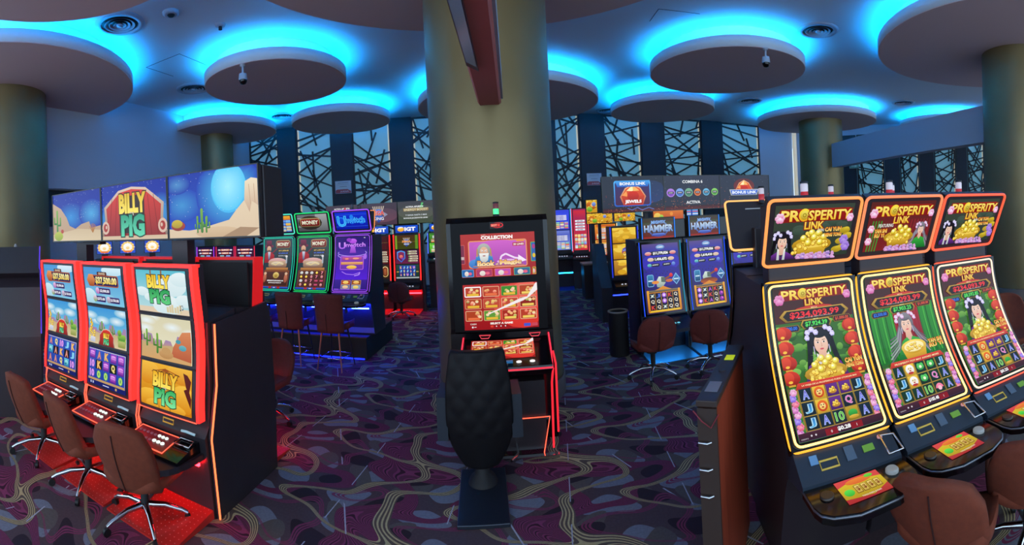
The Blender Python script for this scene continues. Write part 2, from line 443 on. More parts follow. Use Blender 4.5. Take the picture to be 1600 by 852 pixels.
def lattice(px0, px1, wl, z0, z1, seed, label, side=1):
    a, b = wall_hit(px0+5, *wl), wall_hit(px1+5, *wl); d = b-a; Wd = d.length; ang = math.atan2(d.y, d.x)
    t = thing('lattice_panel', label, 'wall panel', (a.x, a.y, z0), ang, 'lattice panels on the far walls'); h = z1-z0
    G().box(0, Wd, -.06, -.01, 0, h).build('backing_board', BACKLIT, t)
    G().box(Wd-.09 if side > 0 else 0, Wd if side > 0 else .09, -.075, -.062, 0, h).build('edge_light', EDGE, t)
    R = random.Random(seed); g = G()
    def bar(x0, y0, x1, y1, wd=.027):
        L_ = math.hypot(x1-x0, y1-y0); nx, ny = -(y1-y0)/L_*wd, (x1-x0)/L_*wd
        g.prism([(x0+nx, y0+ny), (x0-nx, y0-ny), (x1-nx, y1-ny), (x1+nx, y1+ny)], -.13, -.085, 'y')
    bar(0.02, 0, .02, h); bar(Wd-.02, 0, Wd-.02, h); bar(0, h-.02, Wd, h-.02); bar(0, .02, Wd, .02)
    k = 0; z = -.4
    while z < h:
        for s in (0, 1):
            y0 = z+R.uniform(-.2, .25); y1 = y0+R.choice((-1, 1))*R.uniform(.1, 1.1)
            if 0 < y0 < h and 0 < y1 < h: bar(0.02, y0, Wd-.02, y1)
        if R.random() < .75:
            x0 = R.uniform(.15, Wd-.15); x1 = min(Wd-.05, max(.05, x0+R.uniform(-.7, .7))); y0, y1 = max(0, z), min(h, z+R.uniform(.7, 1.4))
            if y1-y0 > .3: bar(x0, y0, x1, y1)
        z += .34
    g.build('lattice_bars', LATM, t)
    return t
LB = 'black lattice wall panel, '
back = [(392,437,'at the corner with the plain side wall'), (465,520,'over the green and purple slot machines, beside the notice'), (552,612,'above the jackpot banner screens'), (645,692,'just showing beside the central round column'), (733,797,'hidden mostly by the central round column'),
        (866,905,'between the central column and the pilaster notice'), (942,1000,'over the ruby gem banner screen'), (1035,1093,'over the coin icon banner screen'), (1125,1183,'beside the plain blue wall end')]
for i, (a, b, s) in enumerate(back): lattice(a, b, BWP, 1.3, ZC-.02, 10+i, LB+s, 1 if i % 2 == 0 or i > 4 else -1)
rightp = [(1338,1379,'next to the round column behind the gold machines'), (1404,1433,'second from the far round column behind the gold machines'), (1457,1490,'third from the far round column behind the gold machines'), (1508,1534,'nearly touching the big column by the gold machines'), (1560,1590,'hidden behind the big column')]
for i, (a, b, s) in enumerate(rightp[:4]): lattice(a, b, RWP, 1.3, 4.9, 40+i, LB+s)
def pil(n, px0, px1, wl, z1=ZC):
    a, b = wall_hit(px0+5, *wl), wall_hit(px1+5, *wl)
    wallseg('trim_%d' % n, a, b, 0, z1-.005, PILL, th=.16, out=.17)
for i, (a, b) in enumerate([(437,465),(520,552),(612,645),(692,733),(797,866),(905,942),(1000,1035),(1093,1125)]): pil(3+i, a, b, BWP)
for i, (a, b) in enumerate([(1316,1336),(1380,1403),(1434,1456),(1491,1507)]): pil(11+i, a, b, RWP, 4.9)
a, b = wall_hit(1242, *BWP), wall_hit(1248, *BWP); wallseg('trim_15', a, b, 0, ZC-.005, EDGE, th=.1, out=.12)

# columns
def gold():
    m = bpy.data.materials.new('satin_gold_column'); m.use_nodes = True; nt = m.node_tree; b = nt.nodes['Principled BSDF']
    b.inputs['Roughness'].default_value = .42; b.inputs['Metallic'].default_value = .55
    tc = nt.nodes.new('ShaderNodeTexCoord'); n = nt.nodes.new('ShaderNodeTexNoise'); n.inputs['Scale'].default_value = 1.2; n.inputs['Detail'].default_value = 2
    nt.links.new(tc.outputs['Object'], n.inputs['Vector'])
    nt.links.new(nmix(nt, n.outputs['Fac'], '7c6c48', '94845c'), b.inputs['Base Color']); return m
GOLD = gold(); GOLDBASE = mat('column_base_band', '6a5a50', .5, .3)
def column(x, y, R, n, base=True):
    g = G().lathe([(R, .16), (R, ZC-.06), ], (x, y, 0), 64)
    struct('column_%d' % n, g, GOLD)
    if base: struct('trim_%d' % (30+n), G().lathe([(R+.02, 0), (R+.02, .2), (R+.005, .21), (R+.005, .16)], (x, y, 0), 64), GOLDBASE)
def polar(px, D): a = (px-800)/F; return D*math.sin(a), D*math.cos(a)
column(-.2, 5.2, .70, 1)
column(*polar(8, 9.2), .90, 2); column(*polar(1597, 9.4), .76, 3)
column(*polar(343, 13.6), .50, 4); column(*polar(1287, 16.0), .76, 5)

# ceiling discs with cyan cove strips
COVEM = mat('cyan_cove_strip', '00a0e0', .5, emit='009eff', es=COVE)
discs = [(440,7.17,1.12,'above the cartoon banner screens, with a dome camera'), (1147,7.84,1.32,'above the gem banner screens, with a dome camera'), (540,10.07,1.09,'small one in front of the lattice wall between column and side wall'),
         (1043,10.6,1.2,'small one in front of the lattice wall over the hammer machines'), (803,9.3,1.83,'half hidden behind the central round column'), (356,10.65,1.22,'around the thin column near the side wall corner'),
         (1282,13,1.68,'around the round column at the bulkhead end'), (1475,14.4,1.3,'hidden behind the blue bulkhead'), (1590,7.4,2.15,'around the big column beside the gold machines'), (8,7.3,2.1,'around the big column by the cartoon machines'),
         (772,3.33,2.17,'largest, around the central round column'), (85,3.5,1.24,'overhead near the cartoon machines with no column')]
discs.append((1330,3.4,1.0,'overhead of the gold framed machines, outside the view'))
discs = discs[:-1]
for i, (px, D, R, s) in enumerate(discs):
    x, y = polar(px, D*K); R *= K; g = G(); T = .21
    t = thing('ceiling_disc', 'mauve ceiling disc, '+s, 'ceiling disc', (x, y, ZD), 0, 'round ceiling discs')
    G().lathe([(R, 0), (R, .012)], (0,0,0), 72).build('disc_panel', DISC, t); G().lathe([(R-.002, .013), (R+.008, .014), (R+.008, T), (R-.03, T), (R-.03, T-.07), (R-.22, T-.07)], (0,0,0), 72, cap=False).build('rim_band', CEIL, t)
    G().lathe([(R-.24, T-.06), (R-.24, ZC-ZD-.002)], (0,0,0), 72, cap=False).build('neck_ring', CEIL, t)
    G().tube([((R-.09)*math.cos(2*PI*k/64), (R-.09)*math.sin(2*PI*k/64), T-.03) for k in range(64)], .018, 6, True).build('light_strip', COVEM, t)
# vents
def pt(px, py, z):
    u = (px-800)/F; v = (342-py)/F; r, p, f = math.sin(u), v, math.cos(u); c_, s_ = math.cos(ROLL), math.sin(ROLL)
    d = (r*c_+p*s_, f, -r*s_+p*c_); t = (z-EYE)/d[2]; return d[0]*t, d[1]*t, z
VENTM = mat('vent_paint', 'b8bcc4', .5); VENTD = mat('vent_slot', '1a1d22', .7)
def vent(loc, label):
    t = thing('ceiling_vent', label, 'air vent', loc, 0, 'round ceiling air vents')
    G().lathe([(.40, 0), (.38, -.025), (.30, -.03), (.30, 0)], n=40).build('rim', VENTM, t)
    G().lathe([(.29, -.004), (.0, -.004)], n=40, cap=False).build('duct_opening', VENTD, t)
    for r in (.24, .17, .10):
        G().lathe([(r, -.035), (r-.045, -.012), (r-.04, -.01), (r+.005, -.033)], n=32, cap=False).build('cone_ring', VENTM, t)
    G().lathe([(.05, -.02), (.045, -.045), (.0, -.05)], n=20, cap=False).build('hub', VENTM, t)
    return t
v0 = vent(pt(187,37,ZC-.001), 'round white ceiling air vent over the cartoon machines, next to the overhead disc')
for p, s in (((302,138),'between two discs near the side wall corner'), ((440,181),'small looking one near the lattice wall by the thin column disc'), ((1278,47),'between the big column disc and the camera disc'), ((1172,157),'over the hammer machines between two discs'), ((1411,160),'above the blue bulkhead'), ((950,172),'next to the central column near the lattice wall'), ((1385,200),'just over the far end of the bulkhead')):
    dup(v0, pt(*p, ZC-.001), label='round ceiling vent '+s)
def dome(loc, label):
    t = thing('dome_camera', label, 'security camera', loc, 0)
    G().lathe([(.05, .19), (.05, .16), (.018, .155), (.018, .06), (.02, .04), (.065, .03), (.075, -.03), (.075, -.08)], n=24).build('camera_housing', VENTM, t)
    G().lathe([(.068, -.08), (.065, -.11), (.045, -.145), (.0, -.158)], n=24, cap=False).build('camera_dome', GLOSS, t)
    return t
x, y, z = pt(379,104,ZD-.03); dome((x, y, ZD-.19), 'white dome security camera under the disc above the cartoon banner')
x, y, z = pt(1196,78,ZD-.03); dome((x, y, ZD-.19), 'white dome security camera under the disc above the gem banner')
for p, s in (((267,19),'round white smoke detector on ceiling above cartoon machines'), ((955,210),'')):
    if s:
        t = thing('smoke_detector', s, 'smoke detector', pt(*p, ZC-.001)); G().lathe([(.13, 0), (.125, -.03), (.09, -.045)], n=24).build('base_plate', VENTM, t); G().lathe([(.06, -.046), (.04, -.07), (0, -.075)], n=20, cap=False).build('sensor', VENTD, t)
t = thing('sprinkler_head', 'small round white ceiling sprinkler beside the smoke detector', 'sprinkler', pt(344,38,ZC-.001)); G().lathe([(.09, 0), (.08, -.03), (.05, -.04)], n=20).build('cover', VENTM, t); G().lathe([(.03, -.041), (.03, -.09), (.0, -.1)], n=14, cap=False).build('nozzle', VENTD, t)
# access hatch lines
x, y, z = pt(275,103,ZC-.004); struct('trim_20', G().box(x-.45, x-.44, y-.4, y+.4, z, z+.003).box(x+.44, x+.45, y-.4, y+.4, z, z+.003).box(x-.45, x+.45, y-.4, y-.39, z, z+.003), VENTD)
x, y, z = pt(1060,28,ZC-.004); struct('trim_21', G().box(x-.45, x-.44, y-.25, y+.25, z, z+.003).box(x-.45, x+.3, y-.25, y-.24, z, z+.003), VENTD)

# blue bulkhead on the right
a = polar(1303, 15.0); b = polar(1545, 9.6); BULK = mat('bulkhead_blue', 'b4c8da', .7)
wallseg('trim_22', a, b, EYE+1.2, EYE+1.97, BULK, th=.35)
# beam above the aisle running to the central column
BEAM = mat('red_lit_beam', 'c0706a', .7); PALEB = mat('cyan_lit_beam_side', '9fb0c4', .6)
struct('trim_23', G().prism([(-.28, 3.12), (-.26, 3.09), (-.07, 3.09), (-.05, 3.11), (-.05, 3.5), (-.28, 3.5)], .9, 4.52, 'y'), BEAM)  # the red light on the beam is put into its colour
struct('trim_24', G().box(-.05, -.03, .9, 4.45, 3.13, 3.46), PALEB)  # pale strip painted for the cyan light on the beam side
t = thing('hanging_display', 'slim dark display set under the red-lit beam before the central column', 'screen', (-.34, 0, 0))
G().prism([(.06, 3.10), (.15, 3.05), (.15, 3.07), (.06, 3.12)], 1.5, 3.35, 'y').build('display_frame', BLACK, t)
G().prism([(.068, 3.0955), (.142, 3.054), (.142, 3.050), (.068, 3.0915)], 1.6, 3.25, 'y').build('display_glass', mat('blue_reflecting_glass', '7f9aa4', .15), t)

# small notices on the pilasters
def notice(px, wl, z0, z1, label):
    p = wall_hit(px+5, *wl); ang = math.atan2(wl[1][1]-wl[0][1], wl[1][0]-wl[0][0])
    t = thing('wall_notice', label, 'notice', (p.x, p.y, 0), ang, 'notices on the dark pilasters')
    o = -.19; Wd = .52
    G().box(-Wd/2, Wd/2, o-.03, o, z0, z1).build('board', VENTM, t)
    c = CV(52, 40, 'c9d4dc'); c.line([(8,34),(44,35)], 1.6, '7c8c98'); c.line([(6,29),(44,29)], .8, '8a9aa8'); c.line([(14,22),(38,22)], 1.2, '5a6a78')
    c.poly([(0,0),(52,0),(52,6),(40,13),(6,13),(0,9)], 'b03a3e'); c.text('JUEGA', 30, 5, 6, 'e8d4d8', 28)
    c.build('printed_sheet', flat_surf(-Wd/2+.01, Wd/2-.01, z0+.01, z1-.01, o-.0305), t, PRINT)
notice(536, BWP, 3.02, 3.42, 'pale notice with a red foot on the pilaster over the green slot machines'); notice(923, BWP, 2.92, 3.32, 'pale notice with a red foot on the pilaster beside the gem banner')
p = wall_hit(1333+5, *RWP); ang = math.atan2(RWP[1][1]-RWP[0][1], RWP[1][0]-RWP[0][0])
t = thing('exit_sign', 'small pale green wall sign behind the column over the gold machines', 'sign', (p.x, p.y, 0), ang)
G().box(-.2, .2, -.26, -.22, 3.45, 3.8, .01).build('sign_box', VENTM, t)
c = CV(40, 35, '6fa08a'); c.rect(8, 8, 24, 3, 'd8e8e0'); c.poly([(24,5),(36,9.5),(24,14)], 'd8e8e0'); c.rect(6, 20, 28, 8, 'c8dcd2'); c.build('sign_face', flat_surf(-.19, .19, 3.46, 3.79, -.262), t, PRINT)

# ================================================================ PICTURES ON THE DISPLAYS
def slabtext(c, s, cx, cy, h, w, col, col2, out, arc=0):
    c.text(s, cx, cy, h, col, w, out=out, ow=.10, c2=col2, bold=.055, arc=arc)
def billy_logo(c, cx, cy, h, w, c1='f0c020', c1b='ffe860', g1='38b070', g2='70e8a8'):
    slabtext(c, 'BILLY', cx, cy+h*.24, h*.42, w, c1b, c1, '3a2410')
    c.text('THE', cx, cy-h*.02, h*.07, 'f0e8d8', w*.16, out='20140c')
    slabtext(c, 'PIG', cx+w*.02, cy-h*.30, h*.46, w*.86, g2, g1, '143a2a')
def desert(c, seed, sky0='7cc8e0', sky1='3f97d8', ground='d9c49a', mesa='b08898'):
    W, H = c.W, c.H; R = random.Random(seed)
    c.rect(0, 0, W, H, sky0, sky1)
    for _ in range(5): x, y = R.uniform(0, W), R.uniform(H*.6, H); c.glow(x, y, W*.2, H*.12, 'e8f4f8', '70b8dc' if sky0 == '7cc8e0' else 'dcd6b8')
    for k in range(6): x = W*k/5+R.uniform(-5, 5); hh = H*R.uniform(.42, .62); c.poly([(x-W*.14, H*.25), (x-W*.05, hh), (x+W*.05, hh*.97), (x+W*.13, H*.25)], mesa, '9c84b4')
    c.poly([(0,0),(W,0),(W,H*.30),(W*.6,H*.36),(W*.3,H*.30),(0,H*.38)], ground, 'c2a878')
def cactus(c, x, y, h):
    c.rr(x-h*.07, y, h*.14, h, h*.07, '3c7a30', '7ab040'); c.rr(x-h*.30, y+h*.35, h*.11, h*.35, h*.05, '3c7a30', '78a83c'); c.rr(x+h*.2, y+h*.28, h*.11, h*.4, h*.05, '3c7a30', '78a83c')
    c.rect(x-h*.28, y+h*.35, h*.25, h*.08, '3c7a30'); c.rect(x+.02*h, y+h*.28, h*.25, h*.08, '3c7a30')
def barn(c, cx, y, w, h):
    W = w/2
    pts = [(cx-W*1.1, y), (cx-W*.95, y+h*.35), (cx-W*.98, y+h*.62), (cx-W*.45, y+h*.95), (cx, y+h), (cx+W*.45, y+h*.95), (cx+W*.98, y+h*.62), (cx+W*.95, y+h*.35), (cx+W*1.1, y)]
    c.poly(pts, '8a7468', 'e0c4b0'); c.poly([(cx+(a-cx)*.92, y+(b-y)*.95) for a, b in pts], '8c1c14', 'd8382a')
    for k in range(-4, 5):
        if k: c.line([(cx+k*W*.2, y+1), (cx+k*W*.17, y+h*.8)], w*.006, '741610')
def tv_star():
    c = CV(160, 90, '1636b0', '0c2498'); c.glow(64, 44, 50, 28, '2c8cd4', '112d9f'); c.glow(132, 48, 40, 26, '4aa4dc', '1330a4'); c.stars(60, 3, 40, 90)
    c.poly([(0,0),(160,0),(160,26),(130,22),(125,34),(100,30),(80,22),(60,28),(50,44),(30,62),(0,74)], 'b89878', 'c0a488')
    c.poly([(0,0),(160,0),(160,18),(90,22),(0,12)], 'd8c4a0', 'cbb490')
    cactus(c, 16, 16, 44); c.ell(20, 9, 16, 9, '8aa028', 'b8c040'); c.ell(34, 18, 5, 4, 'b04028')
    for k in range(7): a = math.radians(50+k*14); c.line([(136, 14), (136+14*math.cos(a), 14+16*math.sin(a))], 1.4, 'b07840')
    return c
def tv_barn():
    c = CV(160, 90, '1838b4', '0c249c'); c.glow(146, 40, 34, 30, '44a0dc', '1230a6'); c.glow(12, 34, 28, 26, '3c98d8', '1333a8'); c.stars(45, 5, 50, 90)
    c.rect(0, 0, 160, 14, 'd8c0a0', 'c4a888'); barn(c, 80, 6, 150, 78)
    for s in (-1, 1):
        c.ell(80+s*70, 20, 10, 11, 'd8b8a4'); c.ell(80+s*70, 20, 6, 7, 'a83024'); c.ell(80+s*68, 21, 2.4, 3, 'd8b8a4')
    c.rr(48, 10, 62, 60, 3, '2a1812', '3a2418'); billy_logo(c, 80, 42, 66, 62, c1='e0b818', g1='2fa07c', g2='62d8b0'); return c
def tv_moon():
    c = CV(160, 90, '1c4cc4', '1030a4'); c.glow(26, 46, 40, 24, '3c90d0', '163eb4'); c.glow(18, 76, 26, 14, '4c8cc8', '1233a8'); c.glow(112, 58, 58, 52, '50c8f8', '163cb2'); c.ell(112, 64, 30, 33, '48b8f0', '50c4f6', 28); c.glow(112, 66, 29, 32, 'a0ecff', '58c8f4')
    c.stars(50, 9, 30, 90)
    c.poly([(160,0),(160,72),(150,74),(142,68),(138,46),(124,34),(112,22),(60,12),(40,10),(0,13),(0,0)], 'dcc4a4', 'e8d4b4')
    c.poly([(140,70),(150,74),(160,72),(160,38),(150,44),(146,30),(138,46)], 'c8a488', 'f0e0c0'); c.line([(146,66),(148,40)], .8, 'c0a080'); c.line([(154,66),(155,42)], .8, 'c0a080')
    c.ell(18, 17, 14, 7, '8a3020', 'b04028'); c.ell(16, 20, 11, 6, 'a89020', 'd0b830'); c.ell(92, 6, 40, 8, 'c8a884', 'd8bc98'); c.poly([(100,0),(140,0),(160,10),(130,12)], 'a88868')
    for k, (x, h) in enumerate(((64,34),(72,22),(56,18))): cactus(c, x, 6, h)
    return c
def gem_meter(c, cx, cy, s, amount, col, w):
    c.frame(cx-w/2, cy-s/2, w, s, s*.2, s*.1, 'a85838', '28205c', '1c1848'); c.gem(cx-w/2, cy, s*.62, 'a04820', 'e89858')
    c.text(amount, cx+w*.06, cy, s*.62, col, w*.76, c2='fff6b0', bold=.05, out='2a1a08')
def billy_top():
    c = CV(100, 62, '7fc6e4', '3f8fd0'); c.ell(80, 58, 30, 9, 'b8dcec', 'e0f0f8'); c.ell(10, 12, 20, 14, 'a0d0e0', 'd0ecf4'); c.ell(60, 10, 20, 9, '88c8e4')
    gem_meter(c, 56, 40, 19, '$37,500.00', 'f0c828', 72); c.rr(38, 49, 26, 6, 2, '6a2418', '3a1814'); c.text('GRAND', 51, 52, 3.6, 'f0d8b8', 18)
    for x, y, w, t, g in ((52,23,34,'$3,000.00','b05ab0'), (40,9,28,'$375.00','70a030'), (76,9,28,'$150.00','808890')):
        c.frame(x-w/2, y-5, w, 10, 2, .8, '6a50a0', '201c50'); c.ell(x-w/2, y, 5.5, 5.5, g, 'e8c8e8'); c.text(t, x+2, y, 5, 'f4f0ff', w*.7, bold=.04)
    return c
def coins_heap(c, cx, y, w, h, seed, n=26, r=2.2):
    R = random.Random(seed)
    for k in range(n):
        t = k/n; c.coin(cx+(R.random()-.5)*w*(1-t), y+h*t+R.uniform(-1, 1), r)
def billy_mid():
    c = CV(100, 62); desert(c, 4); coins_heap(c, 12, 6, 20, 36, 1); c.rr(6, 2, 14, 9, 2, 'b8bcd0', 'd8dce8'); cactus(c, 38, 14, 26); cactus(c, 66, 16, 20)
    for k in range(7): c.ell(84+(k % 3)*5, 12+(k//3)*7, 5, 5, '4a8a30', '98c850')
    c.rr(80, 3, 18, 10, 2, '8a9440', 'b8bc70'); barn(c, 50, -2, 40, 30); billy_logo(c, 50, 12, 18, 15); return c
def sym(c, x, y, s, k):
    cols = {'A':('9c4030','d89080'), 'K':('b06820','f0c070'), 'Q':('b09030','f0e088'), 'J':('2a70b0','88d0f0'), '10':('8a3ca8','e0a0f0'), '0':('4a8a20','b0e070')}
    if k in cols: c.text({'0':'0'}.get(k, k), x, y, s*.72, cols[k][1], s*(.5 if k != '10' else .7), out=cols[k][0], ow=.09, bold=.05)
    elif k == 'chest': c.rect(x-s*.5, y-s*.5, s, s, '5a2090', '9a40c0'); c.poly([(x-s*.38,y-s*.3),(x+s*.36,y-s*.36),(x+s*.42,y+s*.14),(x-s*.4,y+s*.2)], '7a2098', 'd070e0'); c.line([(x-s*.38,y+.02*s),(x+s*.4,y-.03*s)], s*.05, 'e8b0f0'); c.ell(x, y+s*.2, s*.4, s*.14, 'c060d8', 'f0b0f8')
    elif k == 'ice': c.rect(x-s*.48, y-s*.48, s*.96, s*.96, '2a80a8', '60c0d8'); c.ell(x, y, s*.36, s*.3, '50b8c8', 'a8e8e8'); c.ell(x-s*.1, y-s*.15, s*.2, s*.12, '287890')
def billy_reels(rows, seed):
    c = CV(100, 66, '15206a', '0c1450'); c.rect(2, 8, 96, 55, 'a8a0d0', 'd8d4e8'); c.rect(3, 12, 94, 50, '2444a8', '3056c0'); c.rect(2, 8, 96, 4, 'c09868')
    for r, row in enumerate(rows):
        for q, k in enumerate(row):
            x, y = 12.4+q*18.8, 53.5-r*16.6; dark = k.startswith('*')
            if dark: c.rect(x-8.6, y-7.8, 17.2, 15.6, '101018'); k = k[1:]
            c.line([(3+q*18.8, 12), (3+q*18.8, 62)], .5, '1a3080')
            sym(c, x, y, 15.5, k)
    c.rect(42, 3, 16, 1.6, 'c8c8e8'); c.rect(8, 2, 3, 4, 'c0c8e8'); c.rect(14, 2, 3, 4, 'c0c8e8'); c.rect(74, 2, 4, 4, 'd0a060'); return c
def billy_sky():
    c = CV(100, 62, 'b8dce0', '58bcd0'); c.rect(0, 0, 100, 8, 'e0ccb0')
    for x, y, r in ((10,30,14),(26,22,12),(70,40,30),(90,50,20),(60,12,30),(95,20,18)): c.ell(x, y, r, r*.5, 'cfe6ea', 'e6f2f4')
    c.rect(30, 50, 3, 12, '8a6038'); c.rect(52, 50, 3, 12, '8a6038'); billy_logo(c, 46, 36, 40, 44, g1='30a058', g2='60d080')
    for k in range(6): c.rect(58+k*5, 2, 4, 8+k % 3*2, 'd8c8a0')
    c.text('\u266b', 88, 9, 6, '505860') if False else None; c.line([(86,7),(86,13),(90,14),(90,8)], .8, '505860'); c.ell(85,7,1.3,1,'505860'); c.ell(89,8,1.3,1,'505860'); return c
def billy_desert():
    c = CV(100, 62); desert(c, 8, 'e6e0c4', 'd8d2b0', 'd4a468', 'c8986c'); cactus(c, 12, 16, 26); cactus(c, 90, 14, 18); c.poly([(62,8),(100,4),(100,46),(84,44),(66,22)], 'b85a38', 'd88a5c')
    c.ell(84, 22, 7, 4, '4a98a8', '70b8c0'); c.ell(76, 30, 5, 3, '4a98a8'); cactus(c, 34, 8, 30); c.ell(52, 9, 14, 6, 'b88850', 'cfa068'); c.ell(52, 14, 9, 5, 'c49860'); return c
def billy_orange():
    c = CV(100, 66, 'c8780c', 'f0b028')
    for x, y, rx, ry in ((14,50,24,18),(80,56,30,14),(86,22,26,20),(20,12,30,14),(50,4,40,10)): c.ell(x, y, rx, ry, 'd8860c', 'f6c040')
    c.poly([(84,60),(90,40),(96,34),(99,50),(92,58)], '5a1c14'); c.poly([(86,36),(99,12),(100,26),(94,40)], '5a1c14')
    for k in range(9): a = math.radians(200+k*18); c.line([(50,60),(50+30*math.cos(a),60+22*math.sin(a))], 1.4, '9a4c0c')
    for x in (38, 60): c.line([(x,0),(x,20)], 1.2, 'a05c10')
    billy_logo(c, 50, 32, 46, 46, c1='f0b010', g1='38b060', g2='80e8a0'); return c

# ---- gold bowl / portrait pictures (hair, face and flowers)
def lady(c, x, y, s, grey=False):                 # head about 1.3*s wide centred on x,y
    hair = ('58545e', '8a8690') if grey else ('0c0a10', '1c1824')
    if grey:
        for k in range(7): c.line([(x-s*.5, y+s*(.5-.1*k)), (x-s*1.3, y-s*(.9+.22*k)), (x-s*(2.1+.1*k), y-s*(1.2+.35*k))], s*.13, ('6a6670','8e8a96','a8a4b0')[k % 3]); c.line([(x+s*.5, y+s*(.4-.1*k)), (x+s*1.3, y-s*(1.0+.2*k)), (x+s*1.9, y-s*(1.5+.3*k))], s*.12, ('5a5660','7e7a86','9894a0')[k % 3])
    else:
        for q in (-1, 1):
            c.ell(x+q*s*.82, y+s*.75, s*.42, s*.55, *hair); c.line([(x+q*s*.85, y+s*.4), (x+q*s*1.0, y-s*.8), (x+q*s*1.35, y-s*2.3)], s*.42, hair[0])
    c.ell(x, y+s*.2, s*.86, s*1.05, *hair)
    c.poly([(x-s*.28,y-s*.5),(x+s*.28,y-s*.5),(x+s*.42,y-s*1.6),(x-s*.42,y-s*1.6)], 'd8a890', 'e8bca4')
    if grey: c.poly([(x-s*1.9,y-s*3.2),(x-s*.9,y-s*1.5),(x-s*.3,y-s*1.2),(x,y-s*1.7),(x+s*.3,y-s*1.2),(x+s*1.0,y-s*1.5),(x+s*1.8,y-s*3.2)], '0c6a28', '38b040')
    else:
        c.poly([(x-s*1.9,y-s*3.1),(x-s*1.3,y-s*1.6),(x-s*.45,y-s*1.15),(x,y-s*1.9),(x+s*.45,y-s*1.15),(x+s*1.3,y-s*1.6),(x+s*1.9,y-s*3.1)], '3a1850', '7838a0')
        for q in (-1, 1): c.poly([(x+q*s*.18,y-s*2.3),(x+q*s*.5,y-s*2.3),(x+q*s*.5,y-s*.75),(x+q*s*.3,y-s*.9)], 'b8c0c0', 'f0f0ec')
    c.ell(x, y-s*.08, s*.56, s*.78, 'e8b49c', 'f4d4c0', 20)
    c.ell(x, y+s*.62, s*.5, s*.24, *hair)
    for q in (-1, 1):
        c.ell(x+q*s*.25, y+s*.05, s*.14, s*.065, 'f8f0ec', n=8); c.ell(x+q*s*.25, y+s*.05, s*.07, s*.07, '20120e', n=7); c.line([(x+q*s*.12,y+s*.2),(x+q*s*.38,y+s*.23)], s*.04, '3a241c')
        c.line([(x+q*s*.62,y-s*.2),(x+q*s*.64,y-s*.8)], s*.07, 'c8c0e0')
    c.line([(x+s*.02,y),(x+s*.05,y-s*.24),(x-s*.03,y-s*.27)], s*.035, 'c88870'); c.ell(x, y-s*.46, s*.17, s*.07, 'c03c48', 'e06070', 8)
    for q, yy in ((-.95,.9),(-.6,1.1),(-.3,.85),(.9,.95),(.55,1.15),(-1.05,.5),(1.05,.6)): c.flower(x+q*s, y+yy*s, s*.22, 'a8a0e8' if not grey else 'd070c0', 'f4eeff')
def goldbowl(c, x, y, w, seed=1):
    R = random.Random(seed)
    c.ell(x, y+w*.1, w*.58, w*.22, '8a6408', 'd8a828'); c.poly([(x-w*.45,y+w*.12),(x-w*.38,y-w*.2),(x+w*.38,y-w*.2),(x+w*.45,y+w*.12)], 'a87808', 'f0c840'); c.ell(x, y+w*.12, w*.46, w*.1, 'fadc60', 'c89820')
    for k in range(34):
        t = R.random(); c.coin(x+(R.random()-.5)*w*1.15*(1-t*.6), y-w*.12+w*.55*t, w*.06)
    for a, b in ((-.28,.34),(-.06,.5),(.14,.48),(.02,.36),(.3,.36),(-.14,.2),(.2,.2)): c.pearl(x+a*w, y+b*w*.9, w*.095)
def prosper_title(c, cx, cy, w, h, ring='ffd840'):
    c.rr(cx-w*.52, cy-h*.5, w*1.04, h*1.0, h*.35, '7c1416', 'a82018')
    c.text('PR', cx-w*.36, cy, h*.78, 'f0c030', w*.24, out='8a1408', ow=.10, c2='ffe870', bold=.03)
    c.ell(cx-w*.17, cy+h*.04, h*.47, h*.5, 'e8a010', 'ffe040', 18); c.ell(cx-w*.17, cy+h*.04, h*.34, h*.36, 'b89018', 'f4e860', 14); c.text('O', cx-w*.17, cy+h*.04, h*.3, '8a7008', h*.3)
    c.text('SPERITY', cx+w*.19, cy, h*.74, 'f0c030', w*.60, out='8a1408', ow=.10, c2='ffe870', bold=.03)
    c.text('LINK', cx-w*.02, cy-h*.78, h*.55, 'f0c030', w*.26, out='8a1408', ow=.12, c2='ffe060', bold=.03)
